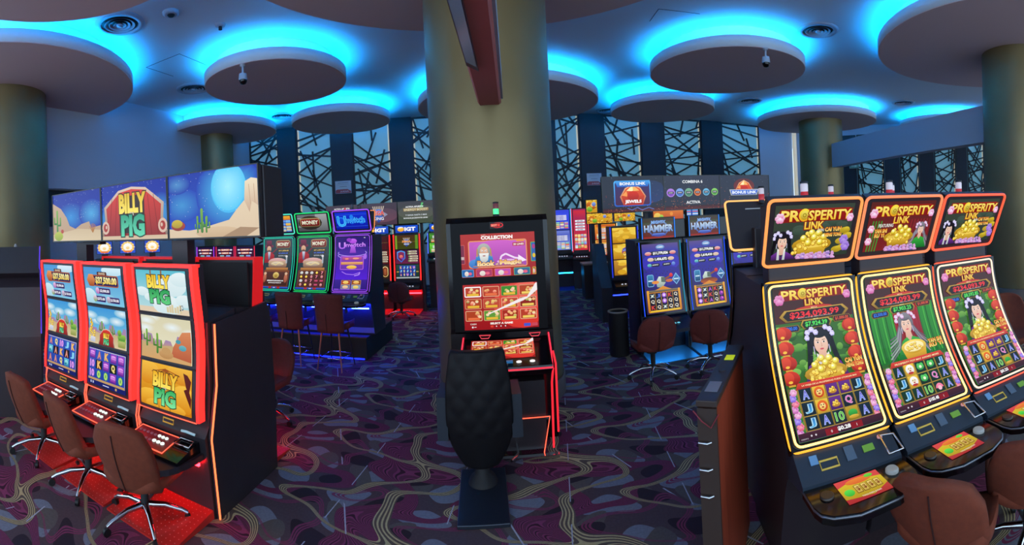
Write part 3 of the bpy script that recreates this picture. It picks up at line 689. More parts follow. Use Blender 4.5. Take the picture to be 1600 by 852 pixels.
def pro_top(kind):
    c = CV(100, 64, '2c3a30', '3a4438') if kind != 'B' else CV(100, 64, '7a1c20', '5a2420')
    R = random.Random(5)
    if kind == 'B':
        for k in range(12): c.line([(40+k*5,0),(42+k*5,40)], 1.6, '90242a')
        for k in range(4): c.line([(5+k*4,0),(8+k*4,40)], 1.8, '3c8a30')
        c.flower(6, 30, 5, 'e86090'); c.flower(5, 14, 5, 'e868a0')
    else:
        for k in range(10): c.ell(R.uniform(30, 90), R.uniform(30, 44), 8, 4, '34483a', '46584a')
    prosper_title(c, 51, 52, 90, 15); c.flower(6, 50, 6, 'e05898'); c.flower(95, 48, 5, 'e070b0')
    if kind == 'B':
        c.text('FEATURING', 27, 34, 4.2, 'e8e8e0', 22); slabtext(c, 'YAN SHI', 21, 27, 4.6, 18, 'ffe070', 'f09028', '902010'); slabtext(c, 'RU YI', 20, 21, 4.6, 14, 'ffe070', 'f09028', '902010')
        lady(c, 84, 26, 8.2, True); goldbowl(c, 50, 14, 40, 3)
    else:
        lady(c, 12, 22, 10); goldbowl(c, 50, 12, 44, 2)
        c.text('CON', 58, 34.5, 3.4, 'e8e8e0', 8); slabtext(c, 'CAI YUN', 75, 34.5, 4.6, 21, 'ffe070', 'f09028', '902010'); slabtext(c, 'HENG TONG', 75, 28.5, 4, 22, 'ffe070', 'f09028', '902010')
        for x, y in ((90,33),(94,26),(88,18),(92,10),(84,8)): c.ell(x, y, 7, 4, 'a08818', 'd0b028'); c.ell(x+2, y+2, 4, 2.4, 'b89c20', 'e0c838')
        for x, y in ((90,22),(93,14)): c.flower(x, y, 6, '8050c8', 'b898e8')
    for k in range(9): c.flower(34+k*5.5, 2.5+(k % 2), 4, ('b04890','6840b0','c870b0')[k % 3], 'e0b8e8')
    return c
def plaque(c, cx, cy, w, h, txt, col, ins, out='c8a040'):
    c.poly([(cx-w*.5,cy),(cx-w*.42,cy+h*.5),(cx+w*.42,cy+h*.5),(cx+w*.5,cy),(cx+w*.42,cy-h*.5),(cx-w*.42,cy-h*.5)], '806010', out)
    c.poly([(cx-w*.45,cy),(cx-w*.39,cy+h*.4),(cx+w*.39,cy+h*.4),(cx+w*.45,cy),(cx+w*.39,cy-h*.4),(cx-w*.39,cy-h*.4)], ins)
    c.text(txt, cx, cy, h*.55, col, w*.7, bold=.03)
def pro_main(kind, minor, credit):
    c = CV(100, 172, '2c5a20', '3a7028'); R = random.Random(7)
    if kind == 'A':
        for k in range(60): c.ell(R.uniform(0,100), R.uniform(64,128), R.uniform(3,9), R.uniform(1.5,5), *(('2c6820','5a9c38'),('1c4818','3a7028'),('6aa848','88c458'),('4a8830','78b048'))[k % 4])
        c.rect(2, 96, 14, 3, '782818'); c.rect(4, 84, 2, 14, '782818'); c.rect(12, 84, 2, 14, '782818'); c.poly([(0,99),(18,99),(12,104),(5,104)], 'a08028', 'd8b040'); c.rect(5, 104, 8, 8, 'c0a030', 'e8d058')
    else:
        c.rect(0, 60, 100, 70, '186c20', '2c9030')
        for k in range(24): x = 1+k*4.3; (c.line([(x,62),(x+1,172)], 1.8, ('2c8c2c','48b03c','186018')[k % 3]) if not 32 < x < 74 else None)
        c.rect(34, 80, 40, 50, '7c1420', 'b02030')
        for k in range(8): c.line([(36+k*5,80),(36+k*5,130)], 1.2, '901824')
    c.rect(0, 130, 100, 42, '4a1c1c', '3c2420')
    prosper_title(c, 52, 163, 86, 13.5); c.flower(7, 158, 6.5, 'c84898', 'f0a8d8'); c.flower(95, 157, 5.5, 'c84898', 'f0a8d8')
    c.ell(50, 145.2, 24, 2.6, 'a82818', 'd84030'); plaque(c, 50, 138, 90, 14, '$234,093.99', 'f03038', '241418'); c.text('MEGA', 50, 145.6, 1.9, 'f0c8a0', 8); c.text('MONTO TOTAL DEL PREMIO PARA ESTE JUEGO', 50, 134.3, 1.0, 'e8e0d8', 44)
    plaque(c, 50, 126, 40, 10.5, minor, '58e860', '102c14'); c.text('MAXI', 50, 131.4, 1.4, 'd0f0a0', 6); plaque(c, 16, 123, 27, 8, '$2,500.00', '3a78f0', '14203c', '8a7030'); plaque(c, 84, 128, 25, 7.5, '$1,000.00', 'e05838', '34141a', '8a7030')
    if kind == 'A':
        for q in (7, 93):
            for k in range(4): y = 118-k*17; c.ell(q, y, 11, 8.4, '8c1408', 'd83820'); c.ell(q-2, y+1, 6, 6.4, 'c02c18', 'e85030'); c.ell(q-1, y-4, 2.5, 1.6, 'f8c040'); c.rect(q-4, y-9, 8, 2, 'd8a030')
        lady(c, 51, 102, 15.5)
    else: lady(c, 50, 104, 13.5, True)
    if kind == 'A': goldbowl(c, 50, 63, 46, 4)
    else:
        c.poly([(34,72),(38,56),(66,56),(70,72)], 'b88010', 'f0c030'); c.ell(52, 74, 19, 9, 'c89818', 'ffe060', 20); c.ell(52, 74, 15, 6.5, 'f8e8a0', 'fff4c0', 18)
        for k in range(14): c.coin(52+R.uniform(-11,11), 74+R.uniform(-3.5,4), 2)
    slabtext(c, 'CAI YUN' if kind == 'A' else 'YAN SHI', 87, 76, 5, 22, 'ffe070', 'f09028', '902010'); slabtext(c, 'HENG TONG' if kind == 'A' else 'RU YI', 87, 70, 4.5, 22, 'ffe070', 'f09028', '902010')
    # reels
    c.rect(0, 0, 100, 56, '6a4a80', '7c5c30')
    for k in range(8):
        for q in (4, 96): c.ell(q+2, 11+k*6, 5, 3.4, '2c6830', '58a048'); c.flower(q+(k % 2)*2-1, 9+k*6, 4.2, ('b040a0','d83c70','6c48d0','d870b8')[(k+(q > 50)) % 4], ('f0a8e0','f8a0b8','b8a0f8','f8c8e8')[(k+(q > 50)) % 4])
    c.rect(9, 8, 82, 47, 'a8862c', 'c8a848')
    for q in range(6): c.line([(10+q*16, 8), (10+q*16, 55)], .7, '685010')
    c.poly([(8,53),(12,60),(88,60),(92,53)], 'b02818', 'e04030'); c.text('LA VASIJA DE LA PROSPERIDAD PUEDE OTORGAR MAS' if kind == 'A' else 'PROSPERITY POT MAY AWARD MORE', 50, 56.5, 2.2, 'ffe8b0', 68)
    rows = (['A','lion','pot','pot','J'], ['J','lion','pot','Q','A'], ['J','A','10','frog','A']) if kind == 'A' else (['A','cat','leaf','leaf','J'], ['J','cat','leaf','Q','A'], ['J','A','10','fan','A'])
    for r, row in enumerate(rows):
        for q, k in enumerate(row):
            x, y = 18+q*16, 46.5-r*15.2; c.rect(x-7.2, y-7, 14.4, 14, '10202c' if kind == 'A' else '0c2c20', '182c38' if kind == 'A' else '143a28')
            if k in 'AJ': c.text(k, x, y, 9, '7090f0' if k == 'A' else '50b0e8', 6.4, out='b8c0ff' if k == 'A' else 'b0e0f8', ow=.05, c2='5838c0' if k == 'A' else '2870c0', bold=.0)
            elif k == 'Q': c.text(k, x, y, 9, 'e060b8', 7.6, out='f8c0e8', ow=.04, bold=0)
            elif k == '10': c.text(k, x, y, 9, '48b838', 10, out='b8f0a0', ow=.04, bold=0)
            elif k in ('lion','cat'):
                c.rect(x-7.2, y-7, 14.4, 14, 'c89820', 'f0c840'); a, b = ('c03010','f07028') if k == 'lion' else ('e0e0e8','ffffff'); c.ell(x, y, 6, 6, a, b); c.ell(x, y-.5, 3.6, 3.6, 'f0c050' if k == 'lion' else 'f4f4f8', 'ffe8a0'); c.ell(x-1.5, y+1, .7, .7, '401008'); c.ell(x+1.5, y+1, .7, .7, '401008'); c.ell(x, y-1.6, 1.5, .8, 'b02020')
                if k == 'cat': c.ell(x, y-4.6, 4, 1.6, 'c03030')
            elif k == 'pot': c.rect(x-7, y-6.8, 14, 13.6, '4a1c68', '68308c'); c.ell(x, y-2, 5, 2.6, 'a87020', 'e8b850'); coins_heap(c, x, y-2, 9, 5, 3, 8, 1.4)
            elif k == 'leaf': c.ell(x, y, 5.4, 4.2, '209040', '70e078'); c.ell(x-2.5, y+2.4, 2.4, 2.4, '50c860'); c.ell(x+2.5, y+2.4, 2.4, 2.4, '50c860'); c.ell(x, y, 2, 2, 'e8f8d0')
            elif k == 'frog': c.rect(x-7.2, y-7, 14.4, 14, '8a7418', 'c0a030'); c.ell(x, y, 5.6, 4.2, '187828', '48c050'); c.ell(x, y-4, 6, 2, 'b88818', 'e8c048')
            elif k == 'fan': c.ell(x, y-3, 6, 7, 'd83878', 'ff90b0', a0=10, a1=170); c.ell(x, y-2, 3, 3, 'f8c0d0')
    c.rect(0, 0, 100, 8, '301828', '4a2030'); c.rect(30, 0, 14, 7, '8a1420'); c.rect(60, 0, 14, 7, '8a1420'); c.text(credit, 52, 4, 4.4, 'ffffff', 15, bold=.04); c.text('0', 37, 3.5, 2.6, 'f0e0e0'); c.text('1', 67, 3.5, 2.6, 'f0e0e0'); c.ell(14, 4, 1, 1, 'e0d8e0'); c.ell(19, 4, 1, 1, 'e0d8e0'); c.text('CREDITO', 6, 2, 1.2, 'c0b8c0', 8)
    return c
def pro_deck():
    c = CV(100, 62, 'a8242c', 'd8484c'); c.poly([(0,12),(60,4),(100,20),(100,44),(40,56),(0,44)], 'b09018', 'd8c030'); c.ell(50, 50, 30, 8, 'd86030', 'e88838'); c.ell(16, 26, 11, 9, '30b038', '58e050'); c.ell(76, 54, 10, 5, '48b838', '70d848')
    for k in range(4): c.frame(31+k*15, 18, 13, 22, 1, 1.2, '5a2818', 'c8a848', 'e8d070'); c.text('\u00a5' if False else '$', 37.5+k*15, 29, 12, '7a3018', 7)
    c.text('TOCA PARA JUGAR', 56, 8, 4, 'f0e0d0', 44); return c

def wizard(c, x, y, s):
    c.poly([(x-s*1.1,y-s*1.3),(x-s*.9,y-s*.3),(x+s*.9,y-s*.3),(x+s*1.1,y-s*1.3)], '1c5aa0', '3c90d0'); c.ell(x, y+s*.25, s*.78, s*.85, '6a6c68', 'b8bab4', 18)
    c.ell(x, y+.1*s, s*.48, s*.62, 'c89070', 'e8b898'); c.poly([(x-s*.55,y),(x+s*.55,y),(x+s*.42,y-s*.8),(x,y-s*1.15),(x-s*.42,y-s*.8)], 'b8bab8', 'f0f0ec'); c.ell(x, y-s*.3, s*.18, s*.06, 'a05048')
    for q in (-1, 1): c.ell(x+q*s*.2, y+s*.2, s*.11, s*.06, 'fff'*2); c.ell(x+q*s*.2, y+s*.2, s*.05, s*.05, '203048'); c.line([(x+q*s*.08,y+s*.3),(x+q*s*.36,y+s*.38)], s*.07, 'e8e8e4'); c.line([(x+q*s*.75,y+s*.5),(x+q*s*.8,y-s*.4)], s*.12, 'c09030')
def thumb(c, x, y, w, h, seed, base=None, sel=False):
    R = random.Random(seed); b = base or R.choice(['a8281c','b83c24','8c2018','c04830','b0401c'])
    c.frame(x, y, w, h, h*.12, h*.06 if not sel else h*.1, 'ffffff' if sel else R.choice(['d8a078','e8b890','c87858']), b)
    for _ in range(5): c.ell(x+w*R.uniform(.15,.85), y+h*R.uniform(.4,.8), w*.1, h*.14, R.choice(['e8c060','f0e0c0','d84830','c86850','70a040']), R.choice(['f0d080','ffb090']))
    c.rr(x+w*.15, y+h*.12, w*.7, h*.22, h*.05, R.choice(['e8b838','f0d060','e87040']))
def egt_top():
    c = CV(100, 58, 'a01818', 'b02820'); c.text('SLOTS', 31, 56, 1.6, 'f0c0b0', 6); c.text('COLLECTION', 49, 52.6, 4.2, 'fff4f0', 42, bold=.06)
    c.frame(10, 12, 79, 37, 3, 1.5, 'e89060', 'a04ab0', 'c85ac0'); c.ell(50, 40, 34, 9, 'b850b8', 'd060c8'); c.ell(18, 18, 8, 6, '3070c0', '5090d8')
    c.line([(52,20),(54,27),(60,30),(66,27),(72,24),(78,23)], 2.4, 'f0d8f4'); c.poly([(76,17),(88,20),(77,28)], 'f8e8f8'); c.ell(62, 20, 14, 3, 'e8b0e8'); wizard(c, 31, 32, 12)
    c.rr(70, 40, 16, 4.5, .5, 'b02018'); c.text('20 LINES', 78, 42.2, 2.4, 'ffffff', 14); c.rr(75, 45.5, 11, 2, .8, 'e89030')
    slabtext(c, 'Book', 33, 18, 7, 22, 'fff0c0', 'e8a030', '7a1c10'); c.text('of', 48, 17, 3, 'ffe8b0', out='7a1c10'); slabtext(c, 'Magic', 66, 18, 7.4, 28, 'fff0c0', 'e8a030', '7a1c10'); c.line([(16,14.5),(84,14.5)], 1, 'c87830')
    for x, w, k in ((0,16,1),(19,22,2),(44,22,3),(70,22,4),(95,5,5)):
        c.frame(x, .6, w, 10, 1, .6, ('58b0e8','e86060','e88040','60c070','e0a040')[k-1], ('1c60a8','a83060','c04cb0','306890','a07820')[k-1]); c.ell(x+w*.4, 5, w*.18, 3.4, 'd8c8c0', 'f0e8e0'); c.ell(x+w*.7, 5, w*.14, 2, 'e86080')
    c.frame(-2, 18, 7, 26, 1, .6, 'd86060', '782040'); c.rect(0, 24, 4, 4, 'c8b0b0'); c.frame(94, 18, 8, 26, 1, .8, '50c050', '3060b0'); c.ell(98, 26, 2, 3, 'e0c020'); c.ell(98, 38, 2, 3, 'b03080'); return c
def egt_low(deck=False):
    c = CV(100, 58, '98141a', 'b4221e'); c.ell(80, 30, 40, 30, 'd83028', 'e04838') ; c.ell(85, 40, 26, 20, 'e84840', 'f06858')
    for r in range(3):
        for q in range(4): thumb(c, 2+q*24.5, 42-r*15.3, 22.5, 13.3, r*7+q+3, {(0,2):'3c8c28', (2,1):'609838'}.get((r,q)), (r, q) == (0, 0))
    c.poly([(31,19),(34,21),(76,38),(86,40),(98,57),(100,57),(100,48),(88,39),(80,35)], 'f4ecec')
    if not deck:
        c.text('CASH', 12, 7.6, 1.8, 'f0e8e0', 8); c.ell(11, 3.6, 1.2, 1.2, 'f0f0f0'); c.rect(13, 3.3, 3, .8, 'f0e0e0'); c.text('SELECT A GAME', 50, 7.8, 2.2, 'fff8f0', 30, bold=.05)
        for k in range(4): c.rr(35+k*6, 2.6, 4, 2.6, .5, ('d83020','f0f0f0','f0f0f0','f0f0f0')[k] if k else 'e04030') if k == 0 else c.ell(37+k*6, 4, .8, .8, 'f0f0f0')
        c.rr(80, 2, 9, 4, .5, '4858c8'); c.rr(90.5, 2, 8, 4, .5, 'c84858')
    return c
def money_logo(c, x, y, w, h):
    c.rr(x-w/2, y-h/2, w, h, h*.25, '6a5838', 'b09868'); c.rr(x-w*.46, y-h*.4, w*.92, h*.8, h*.2, '6a1418', '8c2420'); c.text('MONEY', x, y, h*.42, 'd8d0b0', w*.78, out='20100c', c2='f4f0dc', bold=.04)
def money_top():
    c = CV(100, 50, '4a4c50', '6c7074'); c.rect(0, 12, 100, 4, '8c9094'); c.rect(0, 38, 100, 3, '989ca0'); c.rect(62, 0, 38, 50, '5c6064', 'a0a4a6'); c.ell(42, 25, 40, 21, '2a2620', '3c3428'); money_logo(c, 42, 26, 68, 26); return c
def money_main(reels):
    c = CV(100, 172, '24303c', '2c3c44'); c.rect(55, 60, 45, 112, '2a3438', '3a4a50'); R = random.Random(2)
    c.ell(16, 148, 17, 6, '5a1830', '7c2a48'); c.rr(6, 148, 20, 20, 4, '4a1428', '7c2a48'); c.ell(16, 138, 8, 11, 'c08868', 'e0b090'); c.ell(16, 131, 6, 4, '6a4838'); c.poly([(0,90),(2,122),(10,128),(24,128),(36,118),(38,90)], '8c1820', 'b02830'); c.poly([(12,128),(22,128),(20,100),(15,100)], '304878', 'c8d0e0'); c.line([(26,120),(46,140)], 3, '8c1820')
    money_logo(c, 68, 154, 52, 28)
    for y, w, col in ((132,44,'d8b868'), (123,42,'4870d8'), (114,38,'a8b0b8')): c.rr(48, y-3.5, w, 7, 1.5, '3c3020'); c.text('$%s' % {132:'11,250.00', 123:'1,820.55', 114:'350.00'}[y], 48+w/2, y, 4.4, col, w*.8, bold=.04)
    c.ell(50, 92, 34, 15, 'a87888', 'e0b0a8'); c.rr(18, 74, 66, 22, 5, '7c5848', 'c8a888'); c.ell(50, 86, 24, 8, '988070', 'e8d8b8'); c.line([(30,88),(44,82),(58,90),(72,84)], 2, 'f0d890'); c.rect(80, 88, 5, 22, 'a8b0b8'); c.ell(82, 112, 4, 4, 'd8d8dc')
    c.rect(10, 64, 80, 9, '8a5828', 'c88848'); c.rect(4, 6, 92, 58, '60301c', '7c4428')
    if reels:
        for r in range(4):
            for q in range(5):
                x, y = 16+q*17, 56-r*13.5; c.rect(x-8, y-6.2, 16, 12.4, '3c1c20', '4c2428'); k = R.randrange(5)
                if k == 0: c.ell(x, y, 5.5, 4.5, 'a8a8a8', 'f4f4f0'); c.rect(x-4, y-4.5, 8, 3, 'c8c8c4')
                elif k == 1: c.text('7', x, y, 9, 'f0a0a8', 6, out='a01838')
                elif k == 2: c.coin(x, y, 4.6)
                elif k == 3: c.rect(x-5.5, y-3, 11, 6, 'a83050', 'd85878')
                else: c.ell(x, y, 4, 5, 'b05868', 'e8a8a0')
    else:
        c.rect(8, 10, 84, 48, '3c2018', '54302c'); c.ell(50, 46, 11, 11, 'a88838', 'e8d080'); c.ell(50, 46, 6, 6, '806018', 'd8b858')
        for x in (10, 86): c.ell(x, 36, 6, 16, '8c4838', 'c87858'); c.ell(x, 52, 5, 5, 'd8b090')
        c.text('IMPRESSIVE REWARDS OR', 50, 27, 4.2, 'ffffff', 58, bold=.03); c.text('BONUS JACKPOT', 50, 19, 4.2, 'ffffff', 46, bold=.03)
    c.rect(0, 0, 100, 6, '2040a0', '3058c0'); c.rect(30, 0, 10, 6, 'b02828'); c.rect(60, 0, 10, 6, 'b02828'); c.text('0.00', 50, 3, 3, 'ffffff'); return c
def cyan_top():
    c = CV(100, 50, '1c2c88', '2848b0'); c.rect(0, 38, 100, 12, 'd87820', 'f0b038'); R = random.Random(6)
    for r in range(4):
        for q in range(5): c.rr(3+q*19.5, 2+r*9, 18, 7.6, 1.5, R.choice(['e0a030','3868d8','58a0e8','e8c860']), R.choice(['f0d070','88c0f0']))
    return c
def twitch_top():
    c = CV(100, 50, '0818a0', '1030d0'); c.rect(0, 8, 100, 1, '2c60e8'); c.rect(0, 42, 100, 1, '2c60e8')
    for x, r in ((18,13),(52,9),(82,10)): c.ell(x, 24, r, r, '1858e0', '2078f0'); c.ell(x, 24, r*.7, r*.7, '0c38c8', '1048d8')
    c.ell(52, 36, 6, 6, '2080f0'); c.text('U', 20, 24, 28, '30a0f8', 26, out='50d0ff', ow=.04, c2='1470e0', bold=0); c.text('nwitch', 62, 27, 16, '2080f0', 60, out='50c8ff', ow=.04, c2='1460d8', bold=0); return c
def twitch_main():
    c = CV(100, 172, '4c1cc0', '28106c'); c.rect(0, 30, 100, 60, '5420d8', '4418a8'); c.ell(50, 100, 60, 40, '5024b8', '3c1890')
    c.ell(52, 158, 12, 8, 'a840d8', 'c868f0'); c.ell(40, 162, 8, 6, '9438c8'); c.text('U', 18, 144, 20, 'b060f0', 20, out='6420b0', ow=.04, c2='e0a0ff'); c.text('nwitch', 60, 146, 13, 'c070f0', 60, out='6420b0', ow=.04, c2='e0a0ff'); c.poly([(42,120),(62,120),(58,142),(46,142)], '8c38c0', 'b860e8')
    for k in range(2): c.line([(50+44*math.cos(math.radians(a)), 120-k*8+10*math.sin(math.radians(a))) for a in range(-200, 40, 15)], 1.8, 'b898f8')
    c.frame(14, 66, 72, 44, 3, 1.4, 'd070f0', '6830a8', '8840c0'); c.rect(20, 96, 60, 10, '90388c', 'c85890'); c.rect(16, 82, 68, 9, 'b05830', 'e8903c'); c.line([(18,88),(82,88)], 1, 'fff0c0'); c.line([(18,84),(82,84)], .8, 'ffd890'); c.ell(50, 74, 16, 6, 'e0a030', 'ffd860'); c.ell(34, 101, 6, 3, 'f08870'); c.ell(62, 102, 10, 3, 'f09880')
    c.line([(20,60),(34,52),(56,50),(74,56)], 2.4, 'a878f0'); c.line([(60,46),(74,50),(76,58)], 3, 'b890f8'); c.ell(90, 108, 5, 9, 'a868e8')
    c.rect(0, 0, 100, 34, '2c1878', '3c2090')
    for r in range(2):
        for q in range(2): c.frame(22+q*32, 18-r*15, 28, 14, 1, .8, 'd8b060', ('a83020','8c4420','6870a0','7890b8')[r*2+q]); c.ell(36+q*32, 25-r*15, 9, 5, ('e8b040','e08838','d8a0a0','d0b850')[r*2+q], 'f8e080')
    c.rect(0, 0, 100, 3, '6c28d0'); c.rect(2, 0, 14, 4, '8848d8'); c.text('40', 88, 168, 3, 'ffffff'); return c
def igt_sign():
    c = CV(100, 46, '1840b0', '2058d8'); c.ell(24, 23, 15, 15, 'f0a020', 'ffd050'); c.ell(24, 30, 13, 8, 'f4f0e8', 'ffffff', a0=20, a1=200); c.text('IGT', 65, 23, 22, 'ffffff', 46, bold=.05); return c
def king_badge(c, x, y, s):
    for k in range(-3, 4): c.line([(x+k*s*.16, y+s*.45), (x+k*s*.22, y+s*.95)], s*.09, 'c8b8a8' if s > 15 else 'd87838')
    c.ell(x, y+s*.42, s*.42, s*.2, '2850b8', '4878d8'); c.poly([(x-s*.5,y-s*.1),(x-s*.4,y-s*.5),(x,y-s*.9),(x+s*.4,y-s*.5),(x+s*.5,y-s*.1)], '18308c', '3868c8'); c.poly([(x+s*.6,y+s*.3),(x+s*1.1,y),(x+s*.6,y-s*.3),(x+s*.7,y)], '8c8ca8')
def tv_mega():
    c = CV(160, 90, '4a3444', '3c3040'); c.ell(90, 40, 80, 30, '6a4454', '503c4c'); king_badge(c, 78, 42, 38)
    c.text('MEGA', 72, 50, 17, 'd83838', 62, out='e8e0e0', ow=.07, bold=.04); c.text('KING', 78, 26, 12, 'f0f0f8', 46, out='182c70', ow=.07); return c
def tv_activa():
    c = CV(160, 90, '4a3444', '3c3040'); c.text('ACTIVA APUESTA', 75, 76, 6.5, 'e8e4e8', 74, bold=.04); c.ell(90, 76, 5, 5, 'c03038'); king_badge(c, 80, 30, 26); return c
def tv_energy():
    c = CV(160, 90, '44503c', '3c3a44'); c.ell(80, 45, 80, 30, '565c4c', '4c4c50'); c.poly([(94,60),(104,84),(112,82),(106,72),(114,70),(100,58)], '3c9c50', '60c878')
    c.text('ACTIVA APUESTA', 72, 68, 6, 'f0f0f0', 76, bold=.04); c.rr(24, 50, 108, 12, 2, '8c7048', 'c0a068'); c.text('ENERGY BOOST', 78, 56, 9, 'e8e0b8', 100, out='504028'); c.text('Y GANA HASTA 5 MAS', 78, 34, 5.5, 'd8e0e8', 92); c.text('BONUS JACKPOTS LINK', 76, 21, 5.5, 'e8ecf0', 104, bold=.04); return c
def igt_a(green):
    c = CV(100, 62, '4a1418', '3c1418') if not green else CV(100, 62, '3c4414', '4c2c14'); c.rect(0, 0, 8 if green else 0.1, 62, '78a028'); c.rect(88, 0, 12 if green else .1, 62, '5c8828'); c.line([(0,32),(100,32)], 1, '8a7838')
    king_badge(c, 50, 30, 22); c.text('MEGA', 50, 34, 9, 'e87830', 36, out='f0e0a0', ow=.06); c.text('KING', 50, 22, 6, 'f0f0f0', 22, out='182c70'); return c
def igt_b(shield):
    c = CV(100, 62, '6a2448' if shield else '4a1418', '3c1838' if shield else '601c1c')
    if shield: c.poly([(6,54),(24,60),(42,54),(42,24),(24,6),(6,24)], '2868d8', '50a0f0'); c.poly([(10,50),(24,55),(38,50),(38,25),(24,11),(10,25)], '5c1c58', '88305c'); c.ell(24, 32, 8, 8, 'c84860', 'f08868'); c.ell(30, 24, 5, 5, '7048b0')
    else: king_badge(c, 20, 24, 18); c.text('MEGA', 20, 27, 7, 'e87830', 28, out='f0e0a0')
    for k, (x, y) in enumerate(((76,54),(76,44),(80,32),(80,22),(78,12))): c.rr(x-20, y-3.6, 38, 7.2, 3, 'a89878', 'f0e8d0'); c.text('%d%d50.00' % (k+1, k), x+2, y, 4.2, '402818', 22); c.ell(x-20, y, 3.5, 3.5, '508048', '90c070')
    return c
def igt_c(kind):
    c = CV(100, 62, '1c3428', '28483c')
    if kind:
        c.rect(14, 10, 72, 48, '18287c', '2c44a8'); R = random.Random(3)
        for r in range(3):
            for q in range(5): x, y = 21+q*14.5, 50-r*16; sym(c, x, y, 11, R.choice(['A','K','10','Q','J'])); c.ell(x, y-5, 3, 2, 'c8b0a8')
        c.rect(2, 28, 10, 4, 'c8a048'); c.rect(88, 28, 10, 4, 'c8a048'); c.rect(0, 0, 100, 6, '889098', 'c0c8c8')
    else:
        c.rect(0, 0, 100, 62, '2c1c14', '402818')
        for k in range(3): c.rr(4+k*33, 8, 27, 48, 13, 'd8b868', 'f0dca0'); c.rr(7+k*33, 11, 21, 42, 10, '5a2c14', '803c1c'); c.rr(12+k*33, 16, 11, 30, 5, '8c4828', 'a86038')
    return c
def hammer_top():
    c = CV(100, 60, '6a2418', '3c3c30'); c.rect(0, 20, 100, 10, '4a4438'); c.rect(0, 40, 100, 8, '585040', '3c4834'); c.rect(0, 0, 100, 6, 'b03020', '702018')
    c.ell(50, 28, 34, 24, '3c4c9c', '8098c8'); c.ell(50, 28, 30, 20, '48302c', '5c4438'); c.text('MIGHTY', 50, 48, 9, '88b8f0', 46, out='2c3c98', ow=.07, bold=.03)
    c.text('HAMMER', 50, 29, 19, '6888c8', 92, out='20306c', ow=.05, c2='c8e0f4', bold=.04); c.poly([(26,7),(74,7),(68,15),(32,15)], '2838a0', '6888e0'); return c
def hammer_main(a2, variant):
    c = CV(100, 172, '2c1c44', '343c9c'); c.rect(0, 150, 100, 22, '3438a8', '5c4c8c'); c.ell(50, 125, 60, 22, '4030b0', '3838b8'); c.ell(50, 90, 60, 26, '382890', '302c98'); R = random.Random(4)
    for _ in range(60): c.rect(R.uniform(0,97), R.uniform(78,104), 3, 3, R.choice(['34307c','3c2c84','2c2870']))
    c.ell(50, 163, 12, 6, '3868b0', '90b8e8'); c.text('HAMMER', 50, 163, 3.4, 'f0f4ff', 16)
    for y, w, t, e in ((148,58,'$11,779,026','d04858'), (133,46,a2,'c8b890')):
        c.rr(50-w/2, y-5, w, 10, 5, '1c1c24', '343440'); c.text(t, 50, y, 6.4, 'ffffff', w*.7, bold=.05)
        for q in (-1, 1): c.ell(50+q*(w/2+5), y, 9, 4.6, e, 'f0c8c0')
    for x in (35, 66): c.rr(x-13, 115, 24, 8, 4, '181820', '303038'); c.text('JACKPOT', x-1, 119, 3.4, 'f0f4ff', 16, bold=.03)
    c.ell(18, 119, 6, 4, '3888a8', '80d8d0'); c.ell(84, 119, 5, 5, '3850c0', '80a8e8')
    c.frame(8, 66, 18, 30, 4, 1.6, '80b8e8', '1c3c68', '3c88b8'); c.rect(11, 79, 12, 3, 'd0e8f8'); c.poly([(88,66),(100,80),(88,96),(76,80)], '80b8e8'); c.poly([(88,69),(97,80),(88,93),(79,80)], '284878', '4888c0'); c.rect(81, 79, 14, 3, 'd0e8f8')
    c.line([(40,76),(74,90)], 4, '8c5024'); c.ell(74, 91, 5, 5, 'b81820', 'f04848'); c.poly([(34,64),(48,62),(58,74),(56,88),(40,90),(32,78)], '8c9c90', 'd8e8dc'); c.poly([(46,76),(58,74),(56,88),(46,88)], '5c6c64'); c.ell(50, 66, 26, 8, 'c86020', '50302c') if variant else None
    if not variant: c.ell(30, 76, 10, 4, 'e89040'); c.ell(68, 78, 10, 4, 'c86838')
    c.poly([(4,4),(6,58),(18,54),(36,60),(50,66),(64,60),(82,54),(94,58),(96,4)], '9c5c14', 'e09030'); c.rect(10, 8, 80, 42, '18142c'); c.rect(6, 3, 88, 5, 'd8a020', 'f8d040'); c.rect(4, 5, 6, 52, 'c87818', 'e8a838'); c.rect(90, 5, 6, 52, 'c87818', 'e8a838')
    for q in range(4): c.rect(25.2+q*16, 8, 1, 42, 'd8a030')
    c.rect(10, 52, 80, 5, '504838', '8c8068')
    g = [['w','J','p','K','Q'],['Q','Q','p','Q','Q'],['K','Q','w','Q','Q']] if not variant else [['p','w','A','K','w'],['p','w','K','Q','v'],['p','K','A','Q','v']]
    for r in range(3):
        for q in range(5):
            x, y = 18+q*16, 43-r*14; k = g[r][q]
            if k in 'QKAJ': c.text(k, x, y, 9, {'Q':'f4ecd8','K':'e84840','A':'c060d8','J':'4868d8'}[k], 9, out={'Q':'5c3c20','K':'601010','A':'401050','J':'142458'}[k], ow=.06)
            elif k == 'p': c.ell(x, y, 6, 6, '7028c0', 'd890f8'); c.ell(x, y, 3, 3, 'f0d8ff')
            elif k == 'v': c.ell(x, y, 6, 6, '68188c', 'b040c8'); c.ell(x+2, y+2, 2, 2, 'f080d8')
            else: c.line([(x-5,y-4),(x+5,y+4)], 2.4, 'b8c8c0'); c.line([(x-5,y+4),(x+5,y-4)], 2.4, '90a098'); c.ell(x, y, 3, 3, 'd8e8e0')
    return c
def ember(c, seed):
    R = random.Random(seed); c.rect(0, 0, 160, 10, '5c2428', '30242c')
    for _ in range(90): y = abs(R.gauss(0, 18)); c.ell(R.uniform(0,160), y, .8, .6, R.choice(['c85838','e87848','984038','f0a070']), n=5)
    for _ in range(26): c.ell(R.uniform(0,160), R.uniform(20,90), .5, .5, '8ca0b8', n=5)
